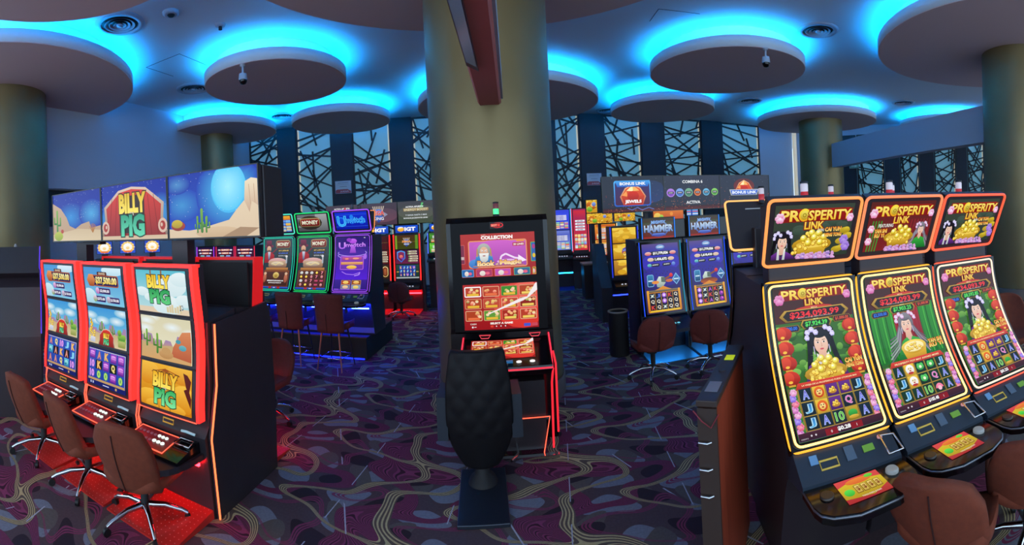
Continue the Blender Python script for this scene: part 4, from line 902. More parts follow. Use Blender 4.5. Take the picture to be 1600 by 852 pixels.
def jewel(c, cx, cy, s):
    P = [(cx-s, cy-.1*s), (cx-.6*s, cy+.55*s), (cx, cy+.85*s), (cx+.6*s, cy+.55*s), (cx+s, cy-.1*s), (cx+.75*s, cy-.75*s), (cx-.75*s, cy-.75*s)]
    c.poly(P, 'b83018', 'f8c890'); c.poly([(cx+(x-cx)*.9, cy+(y-cy)*.9) for x, y in P], 'a81810', 'f06028'); c.poly([(cx-.5*s,cy+.35*s),(cx,cy+.78*s),(cx,cy+.3*s)], 'fff0b0'); c.poly([(cx,cy+.78*s),(cx+.5*s,cy+.35*s),(cx,cy+.3*s)], 'f8b860'); c.poly([(cx-.85*s,cy),(cx-.5*s,cy+.35*s),(cx-.4*s,cy-.1*s)], 'f8a050'); c.poly([(cx+.85*s,cy),(cx+.5*s,cy+.35*s),(cx+.4*s,cy-.1*s)], 'd84820'); c.ell(cx, cy-.05*s, .45*s, .38*s, 'a01810', 'd83018')
def tv_jewels():
    c = CV(160, 90, '2c3040', '242c3c'); c.ell(120, 50, 50, 30, '2c3c6c', '28385c'); ember(c, 2); c.rr(29, 14, 96, 66, 6, '285cc8', '58b8f8'); c.rr(32, 17, 90, 60, 5, '4c284c', '342c6c'); jewel(c, 78, 42, 34)
    c.poly([(38,64),(118,64),(124,80),(32,80)], '2860c8', '48a8f0'); c.text('BONUS LINK', 78, 72, 7, 'f4f8ff', 66, out='1c3c98', ow=.05, bold=.04); c.text('JEWELS', 78, 25, 9.5, 'ffffff', 42, out='b02818', ow=.06, bold=.05)
    c.line([(62,9),(74,4),(88,10),(100,3),(118,9),(132,4)], 1.8, '6078c8'); return c
def tv_combina():
    c = CV(160, 90, '2c3040', '30364a'); ember(c, 5); c.text('COMBINA 6', 80, 74, 7.5, 'e8ecf0', 58, bold=.03)
    for k, (a, b) in enumerate((('7840b8','b080e0'),('3058b8','80a8e8'),('38705c','78b090'),('b04820','e88848'),('3078a0','70b8e0'),('408838','88d068'))):
        x = 17+k*25.5; r = 11.5 if k < 3 else 10; c.ell(x, 45, r, r, b); c.ell(x, 45, r*.8, r*.8, a, b); c.rr(x-r*.7, 42, r*1.4, 6, 1, '2c2c40'); c.text('LINK', x, 45, 2.6, 'f0f0f8', r)
    c.text('ACTIVA', 80, 18, 7.5, 'e8ecf0', 40, bold=.03); return c
def tv_bonus():
    c = CV(160, 90, '2c3040', '2c3448'); ember(c, 8); c.ell(76, 60, 34, 22, '7c2c2c', '5c2c34'); jewel(c, 76, 54, 27); c.rect(30, 0, 92, 32, '2c3040') ; c.poly([(28,50),(124,50),(118,33),(32,33)], '98a0a8', 'c8ccd0'); c.poly([(31,48),(121,48),(116,35),(36,35)], '2450c0', '3870e0'); c.text('BONUS LINK', 76, 41.5, 7.5, 'e8f0ff', 78, bold=.05); return c
def gold_pic(k):
    c = CV(100, 70, 'b87c18', 'f0c840') if k < 2 else CV(100, 70, '905c18', 'c89038'); R = random.Random(k)
    for _ in range(16): c.ell(R.uniform(0,100), R.uniform(0,70), R.uniform(10,26), R.uniform(4,12), R.choice(['d8a428','e8b838','c08c20','f0cc50']))
    if k == 1: c.ell(64, 34, 28, 22, 'b03828', '6848a8'); slabtext(c, 'DRAGON', 64, 42, 10, 46, '9cb8f0', '4860c0', '301860'); slabtext(c, 'GOLD', 64, 24, 16, 44, 'fff080', 'f0b020', '803010')
    return c
def bear_strip(W, seed, tree=True):
    c = CV(W, 30, 'c89020', 'e8b830'); R = random.Random(seed)
    for _ in range(int(W*1.1)): x, y = R.uniform(0, W), R.uniform(0, 30); c.line([(x,y),(x+R.uniform(-7,7),y+R.uniform(-4,4))], R.uniform(1,2.4), R.choice(['7c2c10','f8e070','a84818','f0c840','e89030','5c200c']))
    for _ in range(max(2, W//30)): x = R.uniform(6, W-6); c.ell(x, R.uniform(10, 22), 7, 6, '98400c', 'd87828'); c.ell(x, R.uniform(10, 20), 4, 4, 'f0c060')
    c.ell(W*.3, 8, 7, 6, '48881c', '98d040'); c.ell(W*.7, 20, 5, 5, '4c58b0', '8cb0f0'); return c
def misc_main(a, b, seed, title=None):
    c = CV(100, 172, a, b); R = random.Random(seed); c.rect(4, 128, 92, 38, b, a)
    if title: c.text(title, 50, 148, 13, 'ffffff', 70, out='301018', ow=.06)
    for k in range(4): c.rr(14, 118-k*12, 72, 8, 3, 'c8c8e0', 'ffffff'); c.text('$%d,%d00' % (9-k*2, k+1), 50, 122-k*12, 5, '202060', 40)
    for r in range(4):
        for q in range(4): c.rr(8+q*22, 8+r*15, 19, 13, 2, R.choice(['e8c060','d84838','58a858','e8e0d0','6868d8']), R.choice(['f8e8a0','f09060','a0d8f0']))
    return c
def lightning_main(seed):
    c = CV(100, 172, '1c1458', '3c1c5c'); R = random.Random(seed); c.rect(0, 120, 100, 52, '4c1430', '201040')
    for y, w, t in ((160,60,'8,404.51'), (146,50,'1,240.10')):
        c.rr(50-w/2, y-4, w, 8, 4, 'c85030', 'f0a070'); c.text(t, 50, y, 5, 'ffffff', w*.7, bold=.05)
        for q in (-1, 1): c.ell(50+q*(w/2+9), y, 9, 3, 'c0b8d8', 'ffffff')
    for x, k in ((30,'4c9838'), (70,'3858c0')): c.rr(x-14, 130, 28, 7, 3, k, '90c0e8')
    c.ell(50, 118, 10, 6, 'e8e8ff'); 
    for r in range(3):
        for q in range(3): c.rr(10+q*28, 62+r*16, 24, 13, 1, R.choice(['4868c8','6048b8','3888c8']), R.choice(['a0c8f8','88a0f0']))
    c.rect(0, 0, 100, 55, '2c0c10', '601418'); return c
def burst():
    c = CV(100, 100, '3058d0', '284cc0'); c.ell(50, 50, 44, 46, 'f0a838', 'f8d070'); 
    for k in range(12): a = math.radians(k*30); c.line([(50,50),(50+48*math.cos(a),50+48*math.sin(a))], 5, 'ffe9a8')
    c.ell(50, 50, 30, 32, 'fff4d8', 'ffffff'); c.ell(50, 44, 12, 12, 'f8c870', 'ffe8b0'); c.rr(26, 6, 48, 16, 4, 'd85830', 'f09058'); return c

# ================================================================ SLOT MACHINES
def dotted(name, a, b_):
    m = bpy.data.materials.new(name); m.use_nodes = True; nt = m.node_tree; b = nt.nodes['Principled BSDF']; b.inputs['Roughness'].default_value = .35
    tc = nt.nodes.new('ShaderNodeTexCoord'); sp = nt.nodes.new('ShaderNodeSeparateXYZ'); nt.links.new(tc.outputs['Object'], sp.inputs[0])
    q = [nmath(nt, 'ABSOLUTE', nmath(nt, 'SUBTRACT', nmath(nt, 'FRACT', nmath(nt, 'MULTIPLY', sp.outputs[i], 26)), .5)) for i in (0, 1)]
    d = nmath(nt, 'LESS_THAN', nmath(nt, 'ADD', q[0], q[1]), .11)
    nt.links.new(nmix(nt, d, a, b_), b.inputs['Base Color']); return m
REDN = neon('ff1c18', 4.0); REDL = neon('ff5a40', 2.0); RPD = dotted('red_dotted_plate', 'c42c24', 'f0a8a0'); REDDIM = mat('red_acrylic', '701010', .3, emit='e01c22', es=.75)
def tower(t, x, y, z, cols=('d8d4dc','b8303c'), h=.09, r=.022):
    g = G().lathe([(r*1.15, 0), (r*1.15, .012), (r, .014), (r, .02)], (x, y, z), 16); o = g.build('tower_light', DGREY, t)
    for k, c in enumerate(cols[::-1]):
        z0 = z+.02+k*h/2; G().lathe([(r, 0), (r, h/2-.006), (r*.9, h/2-.004), (r*.9, h/2)], (x, y, z0), 16).build('signal_lens', mat('lens_'+c, c, .3, emit=c, es=.35 if c != '48f088' else 1.4), o)
    G().lathe([(r*1.05, 0), (r*1.05, .012), (0.001, .016)], (x, y, z+.02+len(cols)*h/2), 16).build('cap', DGREY, o)
def buttons(g, x0, x1, y, z, n, r=.012, dz=.008):
    for k in range(n): g.lathe([(r, 0), (r, dz), (r*.7, dz+.003)], (x0+(x1-x0)*k/max(1, n-1), y, z), 10)
    return g
WB = neon('e8fff4', 1.3)
def triple_machine(loc, rz, label, group, pics, side_led=True, strip=REDN, k_end=False, sd=.055):
    t = thing('slot_machine', label, 'slot machine', loc, rz, group); W = .60
    G().prism([(.0, .0), (-.075, .56), (-.02, .63), (.0, .9), (.0, 1.33), (.33, 1.38), (.33, 0)], -.325, .325).build('cabinet', BLACK, t)
    P = Prof([(-.075-.02*math.cos((z-.67)/1.06*2*PI)-.015*(z-.67)/1.06, z) for z in [.67+1.06*i/14 for i in range(15)]])
    P.body(-W/2, W/2, .12, 0).build('screen_housing', BLACK, t)
    L_ = P.l[-1]
    # glowing red acrylic frame (top, sides)
    g = G()
    for s in (-1, 1):
        for i in range(14):
            a, b = P.at(i/14), P.at((i+1)/14); x0, x1 = (W/2-.018, W/2+.004) if s > 0 else (-W/2-.004, -W/2+.009)
            vs = []
            for q in (a, b):
                for x, o in ((x0, .014), (x1, .006), (x1, -sd), (x0, -sd)): vs.append((x, q[0]+q[2]*o, q[1]+q[3]*o))
            g.add(vs, [(0,1,5,4),(1,2,6,5),(2,3,7,6),(3,0,4,7)] + ([(3,2,1,0)] if i == 0 else []) + ([(4,5,6,7)] if i == 13 else []))
    y, z, ny, nz = P.at(1); g.box(-W/2, W/2, y-.006, y+.08+(sd > .1)*.05, z-.014, z+.004)
    g.build('glowing_frame', strip, t)
    y, z, ny, nz = P.at(0); G().tube([(-W/2+.01, y-.008, z-.004), (W/2-.02, y-.008, z-.004)], .004, 6).build('lower_light_strip', REDL, t)
    if pics:
        for k, pc in enumerate(pics):          # three stacked displays
            v1 = .965-k*.325; v0 = v1-.295; pc.build('display', P.surf(-W/2+.035, W/2-.065, v0, v1, .004), t, band=8)
        g = G()
        for v in (.322, .647): y, z, ny, nz = P.at(v); g.box(-W/2+.012, W/2-.036, y-.006, y+.01, z-.006, z+.006)
        g.build('bezel_bar', BLACK, t, split=True)
    g = G()
    # lower panel fittings
    G().tube([(-.05, -.090, .60), (.05, -.090, .60), (.05, -.085, .628), (-.05, -.085, .628)], .005, 6, True).build('bill_slot', mat('amber_trim', '8a6a20', .3, emit='e0a838', es=.5), t)
    G().tube([(.13, -.10, .535), (.25, -.10, .535), (.26, -.17, .525), (.12, -.17, .525)], .006, 6, True).build('cup_holder', CHROME, t)
    G().tube([(.14, -.10, .585), (.20, -.12, .60), (.26, -.10, .585)], .009, 8).build('card_reader', mat('pale_fitting', 'a8c8d0', .3, emit='a8d8e0', es=.25), t)
    G().tube([(-.30, -.088, .655), (-.31, -.09, .58), (-.27, -.105, .53)], .004, 6).build('panel_edge_light', REDL, t)
    # deck with rounded arm rest
    pts = [(-.30, -.05)] + [(-.30*math.cos(a), -.05-.46*math.sin(a)**.7) for a in [PI*k/16 for k in range(1, 16)]] + [(.30, -.05)]
    G().prism(pts, .415, .455, 'z').build('arm_rest', mat('deck_leather', '241c22', .5), t)
    G().prism([(-.02, .43), (-.30, .458), (-.30, .478), (-.08, .53), (-.02, .53)], -.27, .27).build('button_deck', GLOSS, t)
    d = G().prism([(-.10, .519), (-.275, .48), (-.275, .488), (-.10, .528)], -.25, .11).build('button_panel', mat('dim_red_panel', '48141c', .3, emit='8a2430', es=.3), t)
    G().tube([(-.255, -.10, .528), (.115, -.10, .528), (.115, -.278, .489), (-.255, -.278, .489)], .0045, 6, True).build('panel_light_strip', REDL, d)
    buttons(buttons(G(), -.22, -.07, -.15, .515, 5, .012), -.22, -.07, -.21, .502, 5, .012).build('small_button', mat('rose_button', '7a4450', .3, emit='a85868', es=.3), d, split=True)
    buttons(buttons(G(), -.03, .04, -.15, .516, 3, .013), -.03, .05, -.205, .504, 3, .015).build('play_button', WB, d, split=True)
    for s in (-1, 1):
        if side_led and not (s > 0 and k_end):
            G().tube([(s*.327, -.004, .01), (s*.327, -.079, .56), (s*.327, -.008, .90), (s*.327, -.006, 1.33)], .006, 6).build('side_light_strip', REDL, t)
    G().prism([(.0, .06), (-.42, .012), (-.42, .0), (.0, .0)], -.32, .32).build('foot_plate', RPD, t)
    G().box(-.27, .27, -.085, -.070, .37, .39).build('under_deck_light', neon('ff1018', 55), t)
    return t
cart = [('slot machine of three screens beside the blank grey machines', [billy_top(), billy_mid(), billy_reels([['A','Q','10','J','K'],['ice','*A','K','*A','J'],['A','A','Q','ice','10']], 1)]),
        ('slot machine of three screens with purple chests on its reels', [billy_top(), billy_mid(), billy_reels([['chest','A','K','chest','chest'],['10','*K','chest','*Q','chest'],['10','0','0','chest','0']], 2)]),
        ('slot machine of three screens with orange lower screen', [billy_sky(), billy_desert(), billy_orange()])]
GRPB = 'red framed triple screen slot machines'
for k, (lab, pics) in enumerate(cart): triple_machine((-3.67+.68*k, 2.46, 0), 0, 'red edged '+lab, GRPB, pics, k_end=(k == 2))
rear = triple_machine((-2.31, 3.14, 0), PI, 'red edged slot machine facing away, its dark back showing beside the banner end', GRPB, None, side_led=False, strip=mat('red_acrylic', '701010', .3, emit='ff3038', es=.6), sd=.128)
# dark back cover with notched bottom
G().box(-.27, .27, .055, .075, .72, 1.70).build('rear_cover', RUBBER, rear)
dup(rear, (-2.99, 3.14, 0), PI, 'red edged slot machine facing away, behind the middle cartoon machine'); dup(rear, (-3.67, 3.14, 0), PI, 'red edged slot machine facing away, nearest the blank grey machines')
t = thing('bank_partition', 'tall black end panel closing the bank of red edged machines', 'panel', (-1.972, 2.47, 0))
G().prism([(0, 0), (-.06, .56), (.02, .9), (.02, 1.32), (.72, 1.37), (.77, 1.3), (.81, .56), (.79, 0)], 0, .022).build('panel_board', BLACK, t)
G().tube([(.03, -.006, .01), (.03, -.066, .56), (.03, .012, .90), (.03, .014, 1.32)], .007, 8).build('edge_light_strip', neon('ff7040', 2.4), t)

# banner of three displays above
def tv(name, x0, x1, z0, z1, y, pic, label, group, rz=0, th=.05, m=None, loc=None):
    t = thing(name, label, 'screen', loc or ((x0+x1)/2, y, z0), rz, group); w_ = (x1-x0)/2; h = z1-z0
    G().box(-w_+.003, w_-.003, .004, th, 0, h, .006).build('casing', BLACK, t)
    G().box(-w_+.003, w_-.003, -.004, .006, 0, .012).box(-w_+.003, w_-.003, -.004, .006, h-.008, h).box(-w_+.003, -w_+.012, -.004, .006, .012, h-.008).box(w_-.012, w_-.003, -.004, .006, .012, h-.008).build('bezel', GLOSS, t)
    pic.build('display', flat_surf(-w_+.012, w_-.012, .012, h-.008, .003), t, m)
    return t
TB = 'banner displays over the red edged machines'
for k, (pc, lab) in enumerate(((tv_star(), 'banner display showing a starry desert with a tall cactus'), (tv_barn(), 'banner display showing a red barn gate with big lettering'), (tv_moon(), 'banner display showing a big pale moon over desert rocks'))):
    o = tv('banner_display', -4.54+.927*k, -3.613+.927*k, 1.905, 2.455, 2.85, pc, lab, TB)
t = thing('display_housing', 'deep black box behind the starry, barn and moon banner displays', 'display housing', (-3.15, 3.03, 1.9)); G().box(-1.38, 1.40, -.12, .16, 0, .55, .01).build('box_shell', BLACK, t); G().box(-.9, -.6, -.1, -.02, -.03, 0).build('underside_bracket', DGREY, t)
t = thing('display_post', 'black post carrying the cartoon banner displays', 'post', (-2.65, 2.98, 1.425)); G().box(-.09, .09, -.04, .06, 0, .47).build('post_shaft', BLACK, t); G().box(-.13, .13, -.07, .09, 0, .03).build('mounting_flange', DGREY, t)
dup(t, (-4.1, 2.98, 1.425), 0, 'second black post under the starry desert banner display')

# gold framed curved machines
def curve(z0, z1, prot, p=1.9, y0=0.0, n=14):        # bottom to top
    return Prof([(y0-prot*(1-i/n)**p, z0+(z1-z0)*i/n) for i in range(n+1)])
YEL = neon('ffcf78', 2.6); GOLDL = neon('ffae28', 1.5); ORG = neon('ff9a50', 1.3); WHT = neon('ffdcc0', 1.5); REDO = neon('ff5c3c', 1.3); SALM = neon('ff9060', 1.1)
DECKPIC = pro_deck()
def curved_machine(loc, rz, label, group, main, top, W=.545, z0=.80, z1=1.535, prot=.355, top_z=(1.625, 1.98), lean=.17, inner=YEL, outer=GOLDL, topm=ORG, deck=True, depth=.50, base=0.0, deckpic=None, side=BLACK, tcols=('d8ccd4','c83038'), prot_p=1.9, fr=.010):
    t = thing('slot_machine', label, 'slot machine', loc, rz, group)
    P = curve(z0, z1, prot, prot_p)
    P.body(-W/2, W/2, .06).build('screen_housing', GLOSS, t)
    G().prism([(-prot+.03, z0-.02), (-prot*.55, z0-.35*(z0-base)), (-.02, base), (depth, base), (depth, z1-.02), (.03, z1-.02), (.02, z0+(z1-z0)*.6), (-prot*.3, z0+(z1-z0)*.26)], -W/2+.01, W/2-.01).build('cabinet', side, t)
    G().tube(P.ring(-W/2+.026, W/2-.026, 0, .004, v0=.018, v1=.982), fr*.6, 8, True).build('inner_light_strip', inner, t)
    G().tube(P.ring(-W/2+.002, W/2-.002, 0, -.012), fr*.85, 8, True).build('outer_light_strip', outer, t)
    G().tube(P.ring(-W/2+.014, W/2-.014, 0, .0, v0=.01, v1=.99), fr*.6, 8, True).build('frame_trim', GLOSS, t)
    if main: main.build('main_display', P.surf(-W/2+.044, W/2-.044, .038, .962, .002), t, band=3)
    if top is not None:
        a, b = top_z; Q = Prof([(.03, a), (.03-lean, b)])
        Q.body(-W/2, W/2, .05, n=2).build('topper_housing', BLACK, t)
        e_, o_ = (.006, .004) if top else (-.006, -.045); G().tube(Q.ring(-W/2+e_, W/2-e_, 0, o_, m=3, cr=.03), .009, 8, True).build('topper_light_strip', topm, t)
        if top: top.build('topper_display', Q.surf(-W/2+.045, W/2-.045, .10, .92, .002), t)
        (G().box(-W/2+.04, W/2-.04, .04, .16, z1-.03, b-.02, .01) if top else G().box(-.12, .12, .05, .14, z1-.03, (a+b)/2, .01)).build('rear_spine', BLACK, t)
        tower(t, 0, .05 if top else -.06, b-.02 if top else b+.002, tcols)
    if deck:
        zb = z0-.02
        G().prism([(-prot+.02, zb), (-prot-.10, zb-.09), (-prot-.10, zb-.12), (-prot+.1, zb-.16), (-prot+.14, zb)], -W/2+.01, W/2-.01).build('control_panel', BLUEG, t)
        def pp(x, s): return (x, -prot+.02-.12*s, zb-.09*s+.003)
        def slab_on(x0_, x1_, s0, s1, name, m):
            a, b, c_, d_ = pp(x0_, s0), pp(x1_, s0), pp(x1_, s1), pp(x0_, s1); up = (0, -.003, .004)
            g = G(); lo = [a, b, c_, d_]; hi = [tuple(q[i]+up[i] for i in range(3)) for q in lo]; g.add(lo+hi, [(0,1,2,3),(7,6,5,4),(0,4,5,1),(1,5,6,2),(2,6,7,3),(3,7,4,0)]); return g.build(name, m, t)
        slab_on(-.2*W/.56, -.16*W/.56, .2, .48, 'info_sticker', mat('blue_sticker', '5c8cb8', .5, emit='5c8cb8', es=.15)); slab_on(-.015, .035, .2, .66, 'info_plate', mat('steel_plate_blue', '506478', .4)); slab_on(.08, .14, .34, .56, 'info_label', mat('green_label', '6c9c38', .5, emit='6c9c38', es=.15))
        G().tube([pp(-.15, .42), pp(-.06, .42), pp(-.06, .68), pp(-.15, .68)], .005, 6, True).build('bill_slot', mat('yellow_trim', 'b8a040', .4, emit='c8b050', es=.25), t)
        G().lathe([(.014, 0), (.014, .008)], pp(.19, .25), 12).build('service_button', mat('red_white_button', 'd8a0a0', .4, emit='e8a0a0', es=.3), t)
        G().tube([(.19, -prot-.01, zb-.01), (.26, -prot-.03, zb-.01), (.26, -prot-.12, zb-.05), (.18, -prot-.12, zb-.05)], .006, 6, True).build('cup_ring', CHROME, t)
        yd, zd = -prot-.10, zb-.105
        pts = [(-.265, yd+.02), (-.265, yd-.12), (-.25, yd-.17), (-.21, yd-.205), (-.1, yd-.24), (.1, yd-.24), (.21, yd-.205), (.25, yd-.17), (.265, yd-.12), (.265, yd+.02)]
        pts = [(x*W/.56, y) for x, y in pts]
        G().prism(pts, zd-.045, zd, 'z').build('button_tray', GLOSS, t)
        G().tube([(x, y, zd-.012) for x, y in pts], .006, 6).build('tray_rim', mat('dull_steel_rim', '80848c', .35, .8), t)
        if deckpic:
            sf = lambda u, v, o: (-.12+.22*u, yd-.18+.165*v, zd+.003+o); deckpic.build('touch_display', sf, t)
        G().lathe([(.032, 0), (.032, .012), (.026, .018)], (.165*W/.56, yd-.07, zd), 20).build('play_button', mat('grey_play_button', '80888c', .3, emit='98a0a0', es=.35), t, split=True)
        G().lathe([(.032, 0), (.032, .008), (.028, .01)], (-.185*W/.56, yd-.08, zd), 20).build('repeat_button', mat('dark_play_button', '3c3028', .3), t)
        G().box(-.02, .02, yd-.04, -.1, zd-.16, zd-.04).build('tray_bracket', BLACK, t)
    return t
TH = math.radians(-15.6); dx, dy = math.cos(TH), math.sin(TH); GP = 'gold framed curved slot machines'
pm = [((0), 'gold framed curved slot machine nearest the wooden ledge', pro_main('A', '$7,924.39', '$0.28'), pro_top('A'), YEL, GOLDL, ORG),
      ((1), 'middle gold framed curved slot machine showing a grey haired woman', pro_main('B', '$7,903.25', '$105.48'), pro_top('B'), YEL, GOLDL, SALM),
      ((2), 'curved slot machine with red and white lit frame by the big column', pro_main('A', '$8,592.85', '$0.25'), pro_top('A'), WHT, REDO, REDO)]
for k, lab, mn, tp, a, b, c_ in pm:
    curved_machine((1.52+.56*k*dx, 1.99+.56*k*dy, 0), TH, lab, GP, mn, tp, inner=a, outer=b, topm=c_, deckpic=DECKPIC, depth=.45)
bx, by = 1.54-math.sin(TH)*.93, 1.99+math.cos(TH)*.93
r0 = curved_machine((bx, by, 0), TH+PI, 'gold edged machine facing away, its black topper back beside the gem banner', GP, None, False, topm=neon('ffb868', 1.4), outer=mat('unlit_strip', '3a2c18', .4), inner=mat('unlit_strip2', '3a3020', .4), depth=.45, deck=False)
G().box(-.13, .13, -.068, -.058, 1.935, 1.943).build('vent_row', mat('pale_vent', 'c8c8c8', .5), r0)
dup(r0, (bx+.58*dx, by+.58*dy, 0), TH+PI, 'gold edged machine facing away, behind the middle gold machine'); dup(r0, (bx+1.16*dx, by+1.16*dy, 0), TH+PI, 'gold edged machine facing away, behind the red lit machine')
# wooden ledge beside the bank
wd = bpy.data.materials.new('red_brown_wood'); wd.use_nodes = True; nt = wd.node_tree
tcn = nt.nodes.new('ShaderNodeTexCoord'); mp = nt.nodes.new('ShaderNodeMapping'); mp.inputs['Scale'].default_value = (38, 38, 1.2); nt.links.new(tcn.outputs['Object'], mp.inputs[0])
nz_ = nt.nodes.new('ShaderNodeTexNoise'); nz_.inputs['Scale'].default_value = 1.5; nz_.inputs['Detail'].default_value = 4; nt.links.new(mp.outputs[0], nz_.inputs['Vector'])
nt.links.new(nmix(nt, nz_.outputs['Fac'], '6a1e10', 'b04c2c'), nt.nodes['Principled BSDF'].inputs['Base Color']); nt.nodes['Principled BSDF'].inputs['Roughness'].default_value = .5
t = thing('wooden_ledge', 'narrow red-brown wooden stand with dark top plate and yellow sticker beside the gold machines', 'stand', (.80, 1.84, 0), math.atan2(.60, .46)-PI/2)
G().box(-.042, .042, 0, .78, 0, 1.075).build('wooden_body', wd, t)
G().box(-.048, .048, -.02, .80, 1.076, 1.105, .004).build('top_plate', mat('brown_black_plate', '3c2e28', .45), t)
G().box(-.02, .03, .52, .60, 1.106, 1.108).build('sticker', mat('yellow_sticker', 'e8f020', .6, emit='e0f020', es=.35), t, 'bright yellow sticker')
G().box(-.03, .03, .08, .20, 1.106, 1.108).build('paper_label', mat('grey_label', '8c8890', .6), t, 'grey paper label')
G().lathe([(.02, 0), (.02, .006)], (.0, .36, 1.105), 16).build('key_lock', BLACK, t)
G().box(-.044, .044, -.018, -.001, 0, 1.07).build('end_plate', mat('brown_black_plate', '3c2e28', .45), t)
for z in (.92, .80, .68): G().tube([(-.04, -.03, z), (.0, -.035, z), (.015, -.02, z)], .006, 6).build('hinge_pin', CHROME, t)
G().tube([(-.06, -.025, 1.06), (-.02, -.035, 1.02), (.02, -.03, .99), (.055, -.025, 1.05)], .003, 6).build('loose_cable', mat('red_cable', '8c2430', .5), t, 'loose thin red cables')

# central upright machine in front of the column
t = thing('slot_machine', 'tall black upright slot machine with red menu screens', 'slot machine', (-.14, 4.0, 0), math.radians(1.5))
G().prism([(.0, .0), (.0, .62), (.02, .95), (.06, .98), (.06, 1.93), (.12, 1.98), (.46, 1.98), (.46, 0)], -.455, .455).build('cabinet', GLOSS, t)
G().prism([(.03, .95), (.0, .97), (.0, 1.93), (.05, 1.965), (.07, 1.965), (.07, .95)], -.41, .41).build('screen_surround', mat('black_surround', '0a080c', .45, spec=.2), t)
egt_top().build('upper_display', flat_surf(-.325, .33, 1.45, 1.83, -.002), t); egt_low().build('lower_display', flat_surf(-.325, .33, .985, 1.385, -.002), t)
c = CV(60, 30, '0c0a0c'); c.ell(34, 15, 26, 12, 'e81c1c'); c.ell(30, 15.5, 25, 10, '0c0a0c'); c.rr(4, 8, 42, 14, 3, '9c1414', 'd82018'); c.text('EGT', 20, 15, 8, 'ff9880', 24, bold=.05); c.ell(40, 15, 5, 5, 'f03828'); c.build('badge', flat_surf(-.06, .06, 1.87, 1.93, -.002), t, label='small red lit badge')
G().prism([(.0, .90), (-.36, .76), (-.37, .73), (-.34, .68), (.0, .62)], -.34, .40).build('button_deck', GLOSS, t)
sf = lambda u, v, o: (-.27+.54*u, -.26+.235*v, .80+.092*v+.003+o); egt_low(True).build('deck_display', sf, t)
buttons(buttons(G(), -.2, .24, -.31, .782, 5, .022), -.2, .24, -.345, .766, 1, .02).build('play_button', mat('lit_pale_button', 'e8e0d8', .3, emit='f8f0e8', es=.9), t, split=True)
G().box(.0, .08, -.335, -.30, .785, .80).build('blue_label', mat('deck_blue_label', '2c78b0', .4, emit='2c78b0', es=.4), t)
G().prism([(-.0, .62), (-.30, .62), (-.28, .05), (-.02, 0), (.0, 0)], -.28, .33).build('pedestal', BLACK, t)
RN = neon('ff3048', 1.3)
G().tube([(.462, .43, .02), (.462, .43, 1.9), (.445, .40, 1.96)], .009, 8).build('rear_edge_light', RN, t); G().tube([(-.462, .43, .02), (-.462, .43, 1.9), (-.445, .40, 1.96)], .007, 8).build('rear_edge_light', RN, t)
G().tube([(-.34, -.01, .92), (-.345, -.2, .85), (-.34, -.37, .74), (.40, -.37, .74), (.405, -.2, .85), (.41, -.01, .93)], .007, 8).build('deck_light_strip', RN, t)
G().tube([(.40, -.36, .73), (.39, -.31, .60), (.38, -.30, .06)], .009, 8).tube([(.43, -.12, .80), (.445, -.16, .7), (.44, -.16, .12)], .009, 8).build('pedestal_light_strip', neon('ff2838', 1.1), t)
G().tube([(.05, -.305, .32), (.36, -.305, .32), (.30, -.305, .03)], .005, 6).build('foot_light_strip', REDL, t)
for x in (-.2, .24): G().tube([(x, .0, .935), (x+.1, .0, .935), (x+.08, -.03, .915), (x+.02, -.03, .915)], .004, 6, True).build('speaker_outline', neon('ff5060', .9), t)
G().box(-.20, .42, -.36, -.31, 0, .03).build('foot_rail', CHROME, t)
tower(t, 0, .2, 1.98, ('783c40','48f088'), .10, .026)
# quilted pedestal chair
t = thing('lounge_chair', 'black quilted high back chair at the central upright machine', 'chair', (-.30, 3.22, 0), math.radians(4))
def qf(u, v):
    w_ = .235*(1-.45*max(0, (.42-v)/.42)**2.2)*(.92+.08*math.sin(PI*min(1, v*1.1)))*(1-.10*max(0, (v-.72)/.28)**1.5); z = .20+.84*v
    if v > .965: w_ *= 1-.06*(v-.965)/.035
    q = abs(math.sin((u*3.2+v*9)*PI/2*1.0))*abs(math.sin((u*3.2-v*9)*PI/2*1.0)) if v > .3 else .3
    return (u*w_, -.03-.05*math.sin(v*PI)+.05*u*u-.07*v-.007*q, z)
G().slab(qf, 36, 60, lambda u, v: (0, 1, 0), .075).build('backrest', mat('black_leather', '0e0c10', .6, spec=.3), t)
G().prism([(-.215, -.01), (-.19, .40), (.19, .40), (.215, -.01)], .44, .54, 'z').build('seat', mat('black_leather', '0e0c10', .6, spec=.3), t)
for s in (-1, 1): G().prism([(-.06, .42), (.34, .44), (.36, .62), (.3, .70), (-.05, .72)], s*.225, s*.30).build('armrest', mat('dark_blue_leather', '1c2430', .5), t)
G().lathe([(.11, .03), (.09, .07), (.055, .1), (.055, .44)], (0, .12, 0), 24).build('pedestal', RUBBER, t)
G().tube([(.22, .2, .12), (.28, .3, .12), (.28, .5, .1)], .011, 8).build('foot_bar', CHROME, t)
G().box(-.17, .17, -.36, .30, 0, .028, .006).build('floor_plate', mat('steel_floor_plate', '323844', .35, .5), t)

